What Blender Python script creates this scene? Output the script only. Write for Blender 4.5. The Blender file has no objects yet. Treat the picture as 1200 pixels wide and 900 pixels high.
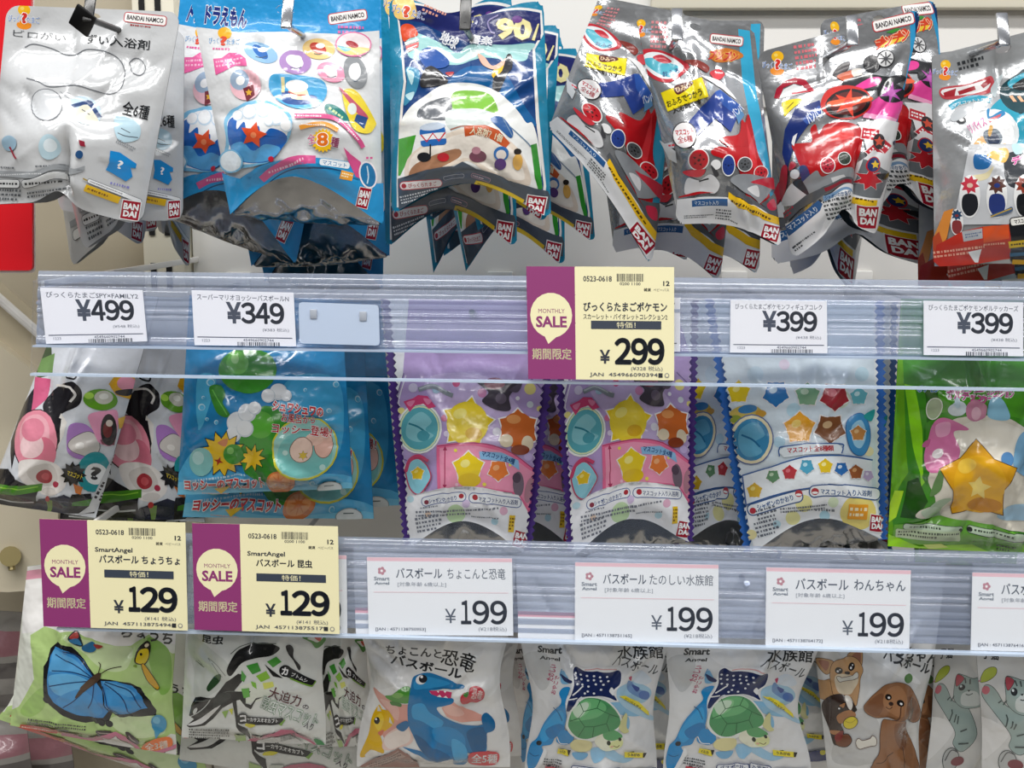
import bpy, bmesh, math, random, zlib
import numpy as np
from mathutils import Vector, Matrix
from mathutils.geometry import tessellate_polygon

# ---------------------------------------------------------------- camera, world, lights, exposure
SC = bpy.context.scene
COL = SC.collection
FPX, CAM_D, CAM_Z = 1300.0, 0.72, 1.45
YAW, PITCH, ROLL = math.radians(3.0), math.radians(9.5), math.radians(0.4)
FW = Vector((-math.sin(YAW)*math.cos(PITCH), math.cos(YAW)*math.cos(PITCH), -math.sin(PITCH)))
_r = FW.cross(Vector((0, 0, 1))).normalized(); _u = _r.cross(FW)
RT = _r*math.cos(ROLL) + _u*math.sin(ROLL)
UP = _u*math.cos(ROLL) - _r*math.sin(ROLL)
CAMP = Vector((0, -CAM_D, CAM_Z))
cam = bpy.data.cameras.new('camera'); cam.sensor_width = 36.0; cam.lens = FPX/1200*36
cam.clip_start = .01
camo = bpy.data.objects.new('camera', cam); COL.objects.link(camo)
m = Matrix((RT, UP, -FW)).transposed().to_4x4(); m.translation = CAMP
camo.matrix_world = m
SC.camera = camo
SC.view_settings.view_transform = 'Standard'; SC.view_settings.look = 'None'
SC.view_settings.gamma = 1.0; SC.view_settings.use_curve_mapping = False
SC.view_settings.exposure = 0.0
SC.cycles.use_denoising = True
SC.cycles.transparent_max_bounces = 24
SC.cycles.max_bounces = 8

W = bpy.data.worlds.new('store'); SC.world = W; W.use_nodes = True
nt = W.node_tree; nt.nodes.clear()
tc = nt.nodes.new('ShaderNodeTexCoord'); sx = nt.nodes.new('ShaderNodeSeparateXYZ')
mr = nt.nodes.new('ShaderNodeMapRange'); mr.inputs[1].default_value = -1; mr.inputs[2].default_value = 1
rp = nt.nodes.new('ShaderNodeValToRGB'); bg = nt.nodes.new('ShaderNodeBackground'); wo = nt.nodes.new('ShaderNodeOutputWorld')
el = rp.color_ramp.elements
el[0].position = 0.0; el[0].color = (.10, .097, .093, 1)
el[1].position = 1.0; el[1].color = (.95, .96, 1.0, 1)
for p_, c_ in ((.45, (.08, .08, .08, 1)), (.58, (.14, .145, .15, 1)), (.75, (.6, .61, .63, 1))):
    e_ = el.new(p_); e_.color = c_
nt.links.new(tc.outputs['Generated'], sx.inputs[0]); nt.links.new(sx.outputs[2], mr.inputs[0])
nt.links.new(mr.outputs[0], rp.inputs[0]); nt.links.new(rp.outputs[0], bg.inputs[0]); nt.links.new(bg.outputs[0], wo.inputs[0])
bg.inputs[1].default_value = 0.6

def area(name, loc, target, sx_, sy_, power, col=(1, .985, .96)):
    l = bpy.data.lights.new(name, 'AREA'); l.shape = 'RECTANGLE'; l.size = sx_; l.size_y = sy_
    l.energy = power; l.color = col
    o = bpy.data.objects.new(name, l); COL.objects.link(o)
    o.location = loc
    d = Vector(target) - Vector(loc)
    o.rotation_euler = d.to_track_quat('-Z', 'Y').to_euler()
    return o
area('ceiling_tube_light', (0.0, -0.62, 2.75), (0, .0, 1.2), 3.2, .10, 35)
area('ceiling_tube_light', (-.3, -1.7, 2.75), (0, 0, 1.2), 3.2, .10, 15)
area('ceiling_tube_light', (.5, -2.9, 2.75), (0, 0, 1.2), 3.2, .10, 15)

# ---------------------------------------------------------------- pixel <-> place helpers
def at(px, py, y):
    d = FW + RT*((px-600)/FPX) + UP*((450-py)/FPX)
    return CAMP + d*((y+CAM_D)/d.y)
_FW, _RT, _UP, _CP = (np.array(v) for v in (FW, RT, UP, CAMP))
def project(P):
    d = P - _CP; w = d @ _FW
    return np.stack([600 + FPX*(d @ _RT)/w, 450 - FPX*(d @ _UP)/w], -1)

def lin(h):
    h = h.lstrip('#')
    if len(h) == 3: h = ''.join(c*2 for c in h)
    v = [int(h[i:i+2], 16)/255 for i in (0, 2, 4)]
    return tuple(c/12.92 if c <= .04045 else ((c+.055)/1.055)**2.4 for c in v)

# ---------------------------------------------------------------- materials
def newmat(name):
    mt = bpy.data.materials.new(name); mt.use_nodes = True
    n = mt.node_tree.nodes; return mt, n, mt.node_tree.links, n['Principled BSDF'], n['Material Output']
def add_bump(n, l, b, scale, strength, dist, detail=3):
    t = n.new('ShaderNodeTexCoord'); z = n.new('ShaderNodeTexNoise'); z.inputs['Scale'].default_value = scale
    z.inputs['Detail'].default_value = detail
    bp = n.new('ShaderNodeBump'); bp.inputs['Strength'].default_value = strength; bp.inputs['Distance'].default_value = dist
    l.new(t.outputs['Object'], z.inputs['Vector']); l.new(z.outputs['Fac'], bp.inputs['Height']); l.new(bp.outputs[0], b.inputs['Normal'])
def ink_mat(name, rough, bscale, bstr, bdist, spec=.5, coat=0.0, metal_rough=None):
    mt, n, l, b, o = newmat(name)
    a = n.new('ShaderNodeAttribute'); a.attribute_name = 'ink'
    l.new(a.outputs['Color'], b.inputs['Base Color']); l.new(a.outputs['Alpha'], b.inputs['Metallic'])
    b.inputs['Roughness'].default_value = rough; b.inputs['Specular IOR Level'].default_value = spec
    b.inputs['Coat Weight'].default_value = coat; b.inputs['Coat Roughness'].default_value = .08
    if bstr: add_bump(n, l, b, bscale, bstr, bdist)
    return mt
def solid(name, col, rough=.5, metal=0.0, bump=None, spec=.5):
    mt, n, l, b, o = newmat(name)
    b.inputs['Base Color'].default_value = (*lin(col), 1); b.inputs['Roughness'].default_value = rough
    b.inputs['Metallic'].default_value = metal; b.inputs['Specular IOR Level'].default_value = spec
    if bump: add_bump(n, l, b, *bump)
    return mt
def clear(name, tint, body, amount, gloss=.12, rough=.08, k=.45):
    """clear plastic: see-through, part milky body, part surface reflection"""
    mt, n, l, b, o = newmat(name)
    tr = n.new('ShaderNodeBsdfTransparent'); tr.inputs[0].default_value = (*lin(tint), 1)
    b.inputs['Base Color'].default_value = (*lin(body), 1); b.inputs['Roughness'].default_value = rough+.2
    m1 = n.new('ShaderNodeMixShader'); m1.inputs[0].default_value = amount
    gl = n.new('ShaderNodeBsdfGlossy'); gl.inputs['Roughness'].default_value = rough
    fr = n.new('ShaderNodeFresnel'); fr.inputs[0].default_value = 1.45
    mm = n.new('ShaderNodeMath'); mm.operation = 'MULTIPLY_ADD'; mm.inputs[1].default_value = k; mm.inputs[2].default_value = gloss*.1
    m2 = n.new('ShaderNodeMixShader')
    l.new(tr.outputs[0], m1.inputs[1]); l.new(b.outputs[0], m1.inputs[2])
    l.new(fr.outputs[0], mm.inputs[0]); l.new(mm.outputs[0], m2.inputs[0])
    l.new(m1.outputs[0], m2.inputs[1]); l.new(gl.outputs[0], m2.inputs[2]); l.new(m2.outputs[0], o.inputs[0])
    return mt
M = {
    'film': ink_mat('printed_film', .2, 55, .35, .005, coat=.6),
    'bag': ink_mat('printed_glossy_bag', .16, 26, .75, .010, coat=.9),
    'foilprint': ink_mat('printed_silver_film', .17, 60, .20, .004, coat=.4),
    'paper': ink_mat('printed_card', .55, 0, 0, 0, spec=.35),
    'foil': solid('silver_foil', '#a2a2a2', .18, 1.0, (34, .3, .006)),
    'chrome': solid('chrome_wire', '#a6a8ac', .16, 1.0),
    'darkchrome': solid('dark_metal_clip', '#4a4a4a', .3, 1.0),
    'panel': solid('white_painted_steel', '#e2e0dc', .5, 0, (40, .03, .001)),
    'cream': solid('cream_painted_steel', '#e2dcc9', .45, 0, (40, .03, .001)),
    'beige': solid('beige_painted_panel', '#cfc5ae', .5, 0, (30, .04, .001)),
    'beigedark': solid('beige_shelf_back', '#a99f8a', .55),
    'slot': solid('black_slot', '#0a0a0a', .8),
    'red': solid('red_acrylic', '#e0202a', .25),
    'clear': clear('clear_plastic', '#fdfdfe', '#eef4ff', .01, .04, .06, .16),
    'frost': clear('ribbed_plastic', '#eef2f8', '#b4c0d6', .30, .5, .1),
    'milky': clear('milky_plastic', '#eef6ff', '#d8e8fb', .75, .2, .15),
    'whiteplastic': solid('white_plastic', '#eceae6', .35),
    'brass': solid('brass_latch', '#9a8c60', .4, .6),
    'dark': solid('dark_shelf_recess', '#2b2825', .7),
}

# ---------------------------------------------------------------- object helpers
def tag(o, label, cat, group=None):
    o['label'] = label; o['category'] = cat
    if group: o['group'] = group
    return o
def empty(name, loc):
    o = bpy.data.objects.new(name, None); o.empty_display_size = .01; COL.objects.link(o); o.location = loc
    return o
def link(name, me, mat, parent=None, struct=False):
    o = bpy.data.objects.new(name, me); COL.objects.link(o)
    if mat and not me.materials: me.materials.append(mat)
    if parent:
        o.parent = parent; o.matrix_parent_inverse = Matrix.Translation(-parent.location)
    if struct: o['kind'] = 'structure'
    return o
def bm_obj(name, bm, mat, parent=None, struct=False, smooth=True):
    me = bpy.data.meshes.new(name); bmesh.ops.recalc_face_normals(bm, faces=bm.faces); bm.to_mesh(me); bm.free()
    if smooth:
        me.polygons.foreach_set('use_smooth', [True]*len(me.polygons))
        me.set_sharp_from_angle(angle=math.radians(35))
    return link(name, me, mat, parent, struct)
def add_box(bm, x0, x1, y0, y1, z0, z1, bev=0.0):
    vs = [bm.verts.new((x, y, z)) for x in (x0, x1) for y in (y0, y1) for z in (z0, z1)]
    fs = [bm.faces.new([vs[i] for i in f]) for f in ((0, 1, 3, 2), (4, 6, 7, 5), (0, 4, 5, 1), (2, 3, 7, 6), (0, 2, 6, 4), (1, 5, 7, 3))]
    if bev:
        es = list({e for f in fs for e in f.edges})
        bmesh.ops.bevel(bm, geom=es, offset=bev, segments=2, affect='EDGES', profile=.5)
def box(name, x0, x1, y0, y1, z0, z1, mat, parent=None, struct=False, bev=.001):
    bm = bmesh.new(); add_box(bm, x0, x1, y0, y1, z0, z1, bev); return bm_obj(name, bm, mat, parent, struct)
def add_prism(bm, poly, vec):
    """polygon (3D points) pushed along vec"""
    v = Vector(vec); a = [bm.verts.new(p) for p in poly]; b = [bm.verts.new(Vector(p)+v) for p in poly]
    bm.faces.new(a); bm.faces.new(b[::-1]); n = len(a)
    for i in range(n): bm.faces.new((a[i], b[i], b[(i+1) % n], a[(i+1) % n]))
def add_tube(bm, pts, r, seg=8):
    pts = [Vector(p) for p in pts]; rings = []
    for i, p in enumerate(pts):
        d = (pts[min(i+1, len(pts)-1)] - pts[max(i-1, 0)]).normalized()
        a = d.orthogonal().normalized() if not rings else (pa - d*pa.dot(d)).normalized()
        pa = a; b = d.cross(a); rr = r[i] if isinstance(r, (list, tuple)) else r
        rings.append([bm.verts.new(p + (a*math.cos(t) + b*math.sin(t))*rr) for t in [2*math.pi*k/seg for k in range(seg)]])
    for A, B in zip(rings, rings[1:]):
        for k in range(seg): bm.faces.new((A[k], A[(k+1) % seg], B[(k+1) % seg], B[k]))
    bm.faces.new(rings[0][::-1]); bm.faces.new(rings[-1])
def extrude_x(name, prof, x0, x1, mat, parent=None, struct=False):
    bm = bmesh.new(); add_prism(bm, [(x0, y, z) for y, z in prof], (x1-x0, 0, 0)); return bm_obj(name, bm, mat, parent, struct)

# ---------------------------------------------------------------- print language: flat shapes that become ink on a film
LITE = [False]
CMD = []; CTX = [0.0, 0.0, 1.0]
def F(ox, oy, s): CTX[:] = [ox, oy, s]
def X(p):
    p = np.asarray(p, float).reshape(-1, 2); return p/CTX[2] + np.array(CTX[:2])
def pts(s):
    if isinstance(s, str): s = [float(v) for v in s.replace(',', ' ').split()]
    return np.asarray(s, float).reshape(-1, 2)
def smooth_closed(p, k=5):
    n = len(p); out = []
    for i in range(n):
        a, b, c, d = p[i-1], p[i], p[(i+1) % n], p[(i+2) % n]
        for t in np.arange(k)/k:
            out.append(.5*((2*b) + (c-a)*t + (2*a-5*b+4*c-d)*t*t + (3*b-a-3*c+d)*t**3))
    return np.array(out)
def smooth_open(p, k=5):
    q = np.vstack([2*p[0]-p[1], p, 2*p[-1]-p[-2]]); out = []
    for i in range(1, len(q)-2):
        a, b, c, d = q[i-1:i+3]
        for t in np.arange(k)/k:
            out.append(.5*((2*b) + (c-a)*t + (2*a-5*b+4*c-d)*t*t + (3*b-a-3*c+d)*t**3))
    out.append(p[-1]); return np.array(out)
def put(tris, col, metal=0.0):
    if len(tris): CMD.append((np.asarray(tris, float).reshape(-1, 3, 2), (*lin(col), metal)))
def tess(loops):
    allp = [Vector((x, y, 0)) for lp in loops for x, y in lp]
    t = tessellate_polygon([[Vector((x, y, 0)) for x, y in lp] for lp in loops])
    P_ = np.array([(v.x, v.y) for v in allp])
    return P_[np.array(t)] if len(t) else np.zeros((0, 3, 2))
def P(col, s, sm=0, metal=0.0, line=None, lw=2):
    """filled polygon, optionally smooth and outlined"""
    p = pts(s)
    if sm: p = smooth_closed(p)
    if line: L(line, lw*2, np.vstack([p, p[:1]]), 0)
    put(tess([X(p)]), col, metal)
def rotv(p, c, a):
    a = math.radians(a); r = np.array([[math.cos(a), math.sin(a)], [-math.sin(a), math.cos(a)]]); return (p-c) @ r + c
def E(col, x, y, rx, ry=None, rot=0, metal=0.0, line=None, lw=2):
    ry = ry or rx; n = 22
    t = np.arange(n)*2*math.pi/n
    p = rotv(np.stack([x+rx*np.cos(t), y+ry*np.sin(t)], 1), np.array([x, y]), rot)
    if line:
        q = rotv(np.stack([x+(rx+lw)*np.cos(t), y+(ry+lw)*np.sin(t)], 1), np.array([x, y]), rot); put(tess([X(q)]), line)
    put(tess([X(p)]), col, metal)
def R(col, x, y, w, h, rot=0, rd=0.0, line=None, lw=2, metal=0.0):
    """rectangle by its centre"""
    def rr(w, h, r):
        if r <= 0: return np.array([(-w/2, -h/2), (w/2, -h/2), (w/2, h/2), (-w/2, h/2)])
        o = []
        for cx, cy, a0 in ((w/2-r, h/2-r, 0), (-w/2+r, h/2-r, 90), (-w/2+r, -h/2+r, 180), (w/2-r, -h/2+r, 270)):
            for k in range(5):
                a = math.radians(a0 + k*22.5); o.append((cx+r*math.cos(a), cy+r*math.sin(a)))
        return np.array(o)
    rd = min(rd, w/2, h/2); c = np.array([x, y])
    if line: put(tess([X(rotv(rr(w+2*lw, h+2*lw, rd+lw if rd else 0)+c, c, rot))]), line)
    put(tess([X(rotv(rr(w, h, rd)+c, c, rot))]), col, metal)
def L(col, w, s, sm=1, taper=0):
    """stroke along points"""
    p = pts(s)
    if sm and len(p) > 2: p = smooth_open(p)
    d = np.gradient(p, axis=0); d /= np.linalg.norm(d, axis=1)[:, None]+1e-9
    nrm = np.stack([-d[:, 1], d[:, 0]], 1)
    ww = np.full(len(p), w/2)
    if taper: ww = ww*(1-.85*np.linspace(0, 1, len(p)))
    a, b = X(p+nrm*ww[:, None]), X(p-nrm*ww[:, None])
    t = []
    for i in range(len(p)-1): t += [(a[i], b[i], b[i+1]), (a[i], b[i+1], a[i+1])]
    put(t, col)
def S(col, x, y, r, n=5, inner=.5, rot=0, line=None, lw=2):
    def st(r):
        o = []
        for k in range(2*n):
            q = r if k % 2 == 0 else r*inner
            a = math.radians(rot-90+180*k/n); o.append((x+q*math.cos(a), y+q*math.sin(a)))
        return np.array(o)
    if line: put(tess([X(st(r+lw*1.6))]), line)
    put(tess([X(st(r))]), col)
_FC = {}
def glyphs(s, bold):
    k = (s, bold)
    if k not in _FC:
        cu = bpy.data.curves.new('t', 'FONT'); cu.body = s; cu.size = 1; cu.resolution_u = 5 if len(s) == 1 else 2; cu.offset = bold; cu.dimensions = '2D'; cu.fill_mode = 'BOTH'
        ob = bpy.data.objects.new('t', cu); COL.objects.link(ob)
        ev = ob.evaluated_get(bpy.context.evaluated_depsgraph_get()); me = ev.to_mesh(); me.calc_loop_triangles()
        v = np.array([(q.co.x, q.co.y) for q in me.vertices]); t = np.array([q.vertices[:] for q in me.loop_triangles])
        ev.to_mesh_clear(); bpy.data.objects.remove(ob); bpy.data.curves.remove(cu)
        _FC[k] = (v, t) if len(t) else None
    return _FC[k]
RING = [(math.cos(k*math.pi/3), math.sin(k*math.pi/3)) for k in range(6)]
RING12 = [(math.cos(k*math.pi/6), math.sin(k*math.pi/6)) for k in range(12)]
def T(col, s, x, y, w, h, rot=0, b=.012, out=None, ob=.04, arc=0, skew=0):
    """writing fitted into a box w x h about (x, y); arc bends its ends down"""
    dense = any(ord(c) > 0x4dff for c in s)
    for bo, cc in (((b+ob, out),) if out else ()) + ((b, col),):
        g0 = glyphs(s, 0.0)
        if not g0: continue
        lo, hi = g0[0].min(0), g0[0].max(0)
        if dense:      # dense characters are thickened by laying copies side by side
            v0, t0 = g0; sh = [(bo*q[0], bo*q[1]) for q in (RING12 if len(s) == 1 else RING)] if bo > (.015 if len(s) == 1 else .045) else ([(-bo, bo*.5), (bo, -bo*.5), (bo*.5, bo)] if bo > .014 else [(0, 0)])
            v = np.concatenate([v0+q for q in sh]); t = np.concatenate([t0+len(v0)*i for i in range(len(sh))])
        else:
            g = glyphs(s, round(bo, 3))
            if not g: continue
            v, t = g
        q = (v - (lo+hi)/2)/np.maximum(hi-lo, 1e-6)
        q = q*np.array([w, -h]) + np.array([x, y])
        q[:, 0] -= skew*(q[:, 1]-y)
        if arc: q[:, 1] += arc*(2*(q[:, 0]-x)/w)**2
        q = X(rotv(q, np.array([x, y]), rot)); put(q[t], cc)
WIDE = {c: chr(ord(c)+0xFEE0) for c in '0123456789'}
def NUM(col, s, x, y, w, h, b=.03, gap=.1):
    """price figures, each drawn to its own width"""
    ws = [.62 if c == '1' else (1.0 if c != '¥' else 1.0) for c in s]; u = w/(sum(ws)+gap*(len(s)-1)); cx = x-w/2
    for c, k in zip(s, ws):
        T(col, WIDE.get(c, c), cx+u*k/2, y, u*k, h, b=b); cx += u*(k+gap)
def MT(col, x, y, w, h, rows, rot=0, seed=1, fill=.6):
    """lines of small print, too small to read"""
    if LITE[0]: return
    rg = random.Random(seed); t = []; c = np.array([x, y])
    rh = h/rows
    for r in range(rows):
        cx = x-w/2; end = x+w/2*(1 if r < rows-1 else rg.uniform(.2, .9))
        while cx < end:
            ww = rh*rg.uniform(.25, .7); hh = rh*fill*rg.uniform(.7, 1)
            cy = y-h/2+rh*(r+.5)
            q = X(rotv(np.array([(cx, cy-hh/2), (cx+ww, cy-hh/2), (cx+ww, cy+hh/2), (cx, cy+hh/2)]), c, rot))
            t += [(q[0], q[1], q[2]), (q[0], q[2], q[3])]
            cx += ww + rh*rg.uniform(.12, .4)
    put(t, col)
def BAR(col, x, y, w, h, rot=0, seed=3):
    rg = random.Random(seed); c = np.array([x, y]); cx = x-w/2; t = []
    while cx < x+w/2:
        ww = w*rg.choice((.012, .02, .03)); q = X(rotv(np.array([(cx, y-h/2), (cx+ww, y-h/2), (cx+ww, y+h/2), (cx, y+h/2)]), c, rot))
        t += [(q[0], q[1], q[2]), (q[0], q[2], q[3])]; cx += ww + w*rg.choice((.012, .02, .028))
    put(t, col)
def BANDAI(x, y, w, h, rot=0):
    R('#a5122a', x, y, w, h, rot, line='#f4f4f4', lw=w*.05)
    a = math.radians(rot); s, c = math.sin(a), math.cos(a)
    T('#fff', 'BAN', x+s*h*.2, y-c*h*.2, w*.8, h*.3, rot, b=.05)
    T('#fff', 'DAI', x-s*h*.2, y+c*h*.2, w*.7, h*.3, rot, b=.05)
def NAMCO(x, y, w, h, rot=0):
    R('#f7f5f3', x, y, w, h, rot, rd=h*.25, line='#c2484c', lw=h*.1)
    T('#b02434' if h < 0 else '#30282c', 'BANDAI NAMCO', x, y, w*.88, h*.5, rot, b=.03)
def EGG(x, y, w, rot=0):
    """round egg emblem with writing across"""
    h = w*.62
    q = rotv(np.array([(x, y-.26*w), (x, y+.24*w)]), np.array([x, y]), rot)
    E('#f4bb22', q[0, 0], q[0, 1], .21*w, .19*w, rot); E('#f9d96a', q[0, 0]-.06*w, q[0, 1]-.05*w, .07*w, .06*w); E('#f0922a', q[1, 0], q[1, 1], .24*w, .15*w, rot)
    T('#6a8fce', 'びっくら', x-.26*w, y+.05*h, .5*w, .36*h, rot, out='#fff')
    T('#6a8fce', 'たまご', x+.3*w, y+.12*h, .42*w, .34*h, rot, out='#fff')
    T('#d8352c', '?', x+.02*w, y+.02*h, .12*w, .5*h, rot, b=.05, out='#fff')

# ---------------------------------------------------------------- turning print into film geometry
def split_lines(tri, ids, f, cs):
    """cut triangles along the lines f(p) = c"""
    for c in cs:
        d = f(tri) - c
        d[np.abs(d) < 1e-9] = 0
        pos, neg = (d > 0).sum(1), (d < 0).sum(1)
        x = (pos > 0) & (neg > 0)
        if not x.any(): continue
        T_, D_, I_ = tri[x], d[x], ids[x]
        keep, kid = [tri[~x]], [ids[~x]]
        zero = (D_ == 0).any(1)
        if zero.any():
            t, q, i = T_[zero], D_[zero], I_[zero]; k = np.argmax(q == 0, 1); r = np.arange(len(t))
            A, B, Cc = t[r, k], t[r, (k+1) % 3], t[r, (k+2) % 3]; b, cc = q[r, (k+1) % 3], q[r, (k+2) % 3]
            s = (b/(b-cc))[:, None]; Q = B+(Cc-B)*s
            keep += [np.stack([A, B, Q], 1), np.stack([A, Q, Cc], 1)]; kid += [i, i]
        nz = ~zero
        if nz.any():
            t, q, i = T_[nz], D_[nz], I_[nz]; r = np.arange(len(t))
            lone = np.where((q > 0).sum(1) == 1, np.argmax(q > 0, 1), np.argmax(q < 0, 1))
            A, B, Cc = t[r, lone], t[r, (lone+1) % 3], t[r, (lone+2) % 3]
            a, b, cc = q[r, lone], q[r, (lone+1) % 3], q[r, (lone+2) % 3]
            P1 = A+(B-A)*(a/(a-b))[:, None]; P2 = A+(Cc-A)*(a/(a-cc))[:, None]
            keep += [np.stack([A, P1, P2], 1), np.stack([P1, B, Cc], 1), np.stack([P1, Cc, P2], 1)]; kid += [i, i, i]
        tri, ids = np.concatenate(keep), np.concatenate(kid)
    return tri, ids
def inside_poly(p, poly):
    x, y = p[:, 0], p[:, 1]; r = np.zeros(len(p), bool); n = len(poly)
    for i in range(n):
        (x1, y1), (x2, y2) = poly[i], poly[i-1]
        if y1 == y2: continue
        r ^= ((y1 > y) != (y2 > y)) & (x < (x2-x1)*(y-y1)/(y2-y1)+x1)
    return r
def compile_print(tris_list, NU, NV, hole=None, outline=None):
    """tris_list: [(uv triangles, rgba)] in layer order -> triangles cut on the film's lattice"""
    tri = np.concatenate([t for t, _ in tris_list]); ids = np.concatenate([np.full(len(t), i) for i, (t, _) in enumerate(tris_list)])
    a = (tri[:, 1]-tri[:, 0]); b = (tri[:, 2]-tri[:, 0]); ar = np.abs(a[:, 0]*b[:, 1]-a[:, 1]*b[:, 0])
    ok = (ar > 1e-9) & (tri[:, :, 0].max(1) > 0) & (tri[:, :, 0].min(1) < 1) & (tri[:, :, 1].max(1) > 0) & (tri[:, :, 1].min(1) < 1)
    tri, ids = tri[ok], ids[ok]
    tri, ids = split_lines(tri, ids, lambda t: t[..., 0]*NU, range(0, NU+1))
    tri, ids = split_lines(tri, ids, lambda t: t[..., 1]*NV, range(0, NV+1))
    tri, ids = split_lines(tri, ids, lambda t: t[..., 0]*NU - t[..., 1]*NV, range(-NV+1, NU))
    c = tri.mean(1)
    ok = (c > 0).all(1) & (c < 1).all(1)
    if hole is not None: ok &= (ids == 0) | ~inside_poly(c, hole)
    if outline is not None: ok &= (ids == 0) | inside_poly(c, outline)
    tri, ids = tri[ok], ids[ok]
    a = (tri[:, 1]-tri[:, 0]); b = (tri[:, 2]-tri[:, 0]); cr = a[:, 0]*b[:, 1]-a[:, 1]*b[:, 0]
    ok = np.abs(cr) > 1e-11
    tri, ids, cr = tri[ok], ids[ok], cr[ok]
    # a lattice triangle wholly covered by one ink becomes one face, and hides the inks under it
    ctr = tri.mean(1)*[NU, NV]; ci = np.clip(ctr[:, 0].astype(int), 0, NU-1); cj = np.clip(ctr[:, 1].astype(int), 0, NV-1)
    low = ((ctr[:, 0]-ci) > (ctr[:, 1]-cj)).astype(int); cid = (ci*NV+cj)*2+low
    key = ids.astype(np.int64)*(NU*NV*2)+cid
    uk, inv = np.unique(key, return_inverse=True)
    frac = np.bincount(inv, weights=np.abs(cr)/2)*NU*NV*2
    isfull = (np.abs(frac-1) < 2e-3)
    ucid = uk % (NU*NV*2); uid = uk//(NU*NV*2)
    top = np.full(NU*NV*2, -1); np.maximum.at(top, ucid[isfull], uid[isfull])
    keep = ~isfull[inv] & (ids > top[cid])
    fu = np.nonzero(isfull & (uid >= top[ucid]))[0]; fc = ucid[fu]; a0, lo = fc//2, fc % 2; fi, fj = a0//NV, a0 % NV
    sq = lambda dx, dy: np.stack([(fi+dx)/NU, (fj+dy)/NV], -1)
    ft = np.where(lo[:, None, None] == 1, np.stack([sq(0, 0), sq(1, 0), sq(1, 1)], 1), np.stack([sq(0, 0), sq(1, 1), sq(0, 1)], 1))
    tri = np.concatenate([tri[keep], ft]); ids = np.concatenate([ids[keep], uid[fu]])
    a = (tri[:, 1]-tri[:, 0]); b = (tri[:, 2]-tri[:, 0]); cr = a[:, 0]*b[:, 1]-a[:, 1]*b[:, 0]
    fl = cr < 0; tri[fl] = tri[fl][:, ::-1]
    key = np.round(np.concatenate([tri.reshape(-1, 2)*4e5, np.repeat(ids, 3)[:, None]], 1)).astype(np.int64)
    h = key[:, 0]*1_000_003_000_7 + key[:, 1]*10_007 + key[:, 2]
    _, first, inv = np.unique(h, return_index=True, return_inverse=True)
    uv = tri.reshape(-1, 2)[first]; vid = np.repeat(ids, 3)[first]
    cell = np.repeat(tri.mean(1), 3, 0)[first]
    faces = inv.reshape(-1, 3)
    fok = (faces[:, 0] != faces[:, 1]) & (faces[:, 1] != faces[:, 2]) & (faces[:, 0] != faces[:, 2])
    cols = np.array([c_ for _, c_ in tris_list])[vid]
    return dict(uv=uv, cell=cell, layer=vid, faces=faces[fok], cols=cols, NU=NU, NV=NV)
def node_normals(G):
    du = np.gradient(G, axis=0); dv = np.gradient(G, axis=1); n = np.cross(du, dv)
    return n/(np.linalg.norm(n, axis=2, keepdims=True)+1e-12)
def film_mesh(name, C, G, mat, step=1.8e-5, flip=False):
    NU, NV = C['NU'], C['NV']
    N = node_normals(G)
    if flip: N = -N
    uv, cell = C['uv']*[NU, NV], C['cell']*[NU, NV]
    i = np.clip(np.floor(cell[:, 0]).astype(int), 0, NU-1); j = np.clip(np.floor(cell[:, 1]).astype(int), 0, NV-1)
    fx, fy = uv[:, 0]-i, uv[:, 1]-j
    low = (cell[:, 0]-i) > (cell[:, 1]-j)
    def interp(A):
        a, b, c, d = A[i, j], A[i+1, j], A[i+1, j+1], A[i, j+1]
        x, y = fx[:, None], fy[:, None]
        return np.where(low[:, None], a+(b-a)*x+(c-b)*y, a+(c-d)*x+(d-a)*y)
    n = interp(N); n /= np.linalg.norm(n, axis=1)[:, None]+1e-12
    v = interp(G) + n*((C['layer']+0.0)*step)[:, None]
    f = C['faces'][:, ::-1] if flip else C['faces']
    me = bpy.data.meshes.new(name)
    me.vertices.add(len(v)); me.vertices.foreach_set('co', v.astype(np.float32).ravel())
    me.loops.add(f.size); me.loops.foreach_set('vertex_index', f.astype(np.int32).ravel())
    me.polygons.add(len(f)); me.polygons.foreach_set('loop_start', np.arange(0, f.size, 3, dtype=np.int32))
    me.polygons.foreach_set('use_smooth', np.ones(len(f), bool))
    me.update(calc_edges=True)
    ca = me.color_attributes.new('ink', 'FLOAT_COLOR', 'POINT'); ca.data.foreach_set('color', C['cols'].astype(np.float32).ravel())
    me.normals_split_custom_set_from_vertices([tuple(q) for q in n])
    me.materials.append(mat)
    return me
# ---------------------------------------------------------------- packs: pillow-shaped film bodies
def _interp_smooth(v, knots):
    k = np.array(knots, float); v = np.clip(v, k[0, 0], k[-1, 0])
    i = np.clip(np.searchsorted(k[:, 0], v, side='right')-1, 0, len(k)-2)
    t = (v-k[i, 0])/(k[i+1, 0]-k[i, 0]); t = t*t*(3-2*t)
    return k[i, 1]*(1-t) + k[i+1, 1]*t
G_POUCH = ((0, .62), (.14, .9), (.34, 1), (.6, .55), (.8, .08), (.9, 0), (1, 0))
G_BAG = ((0, 0), (.1, .62), (.36, 1), (.6, .8), (.84, .18), (.93, 0), (1, 0))
DEF = dict(B=.026, Bb=.009, arch=0.0, dip=0.0, bend=0.0, sl=0.0, sr=0.0, sv=.3, cr=.0032, ncr=20, folds=(), g=None, ep=.8, NU=46, NV=60, finish='film', base='#fff',
           metal=0.0, back='#c8c8c8', backgrow=0.0, rnd=0.0, saw=0, hole=.955, gusset=False, lean=0.0)
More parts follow.
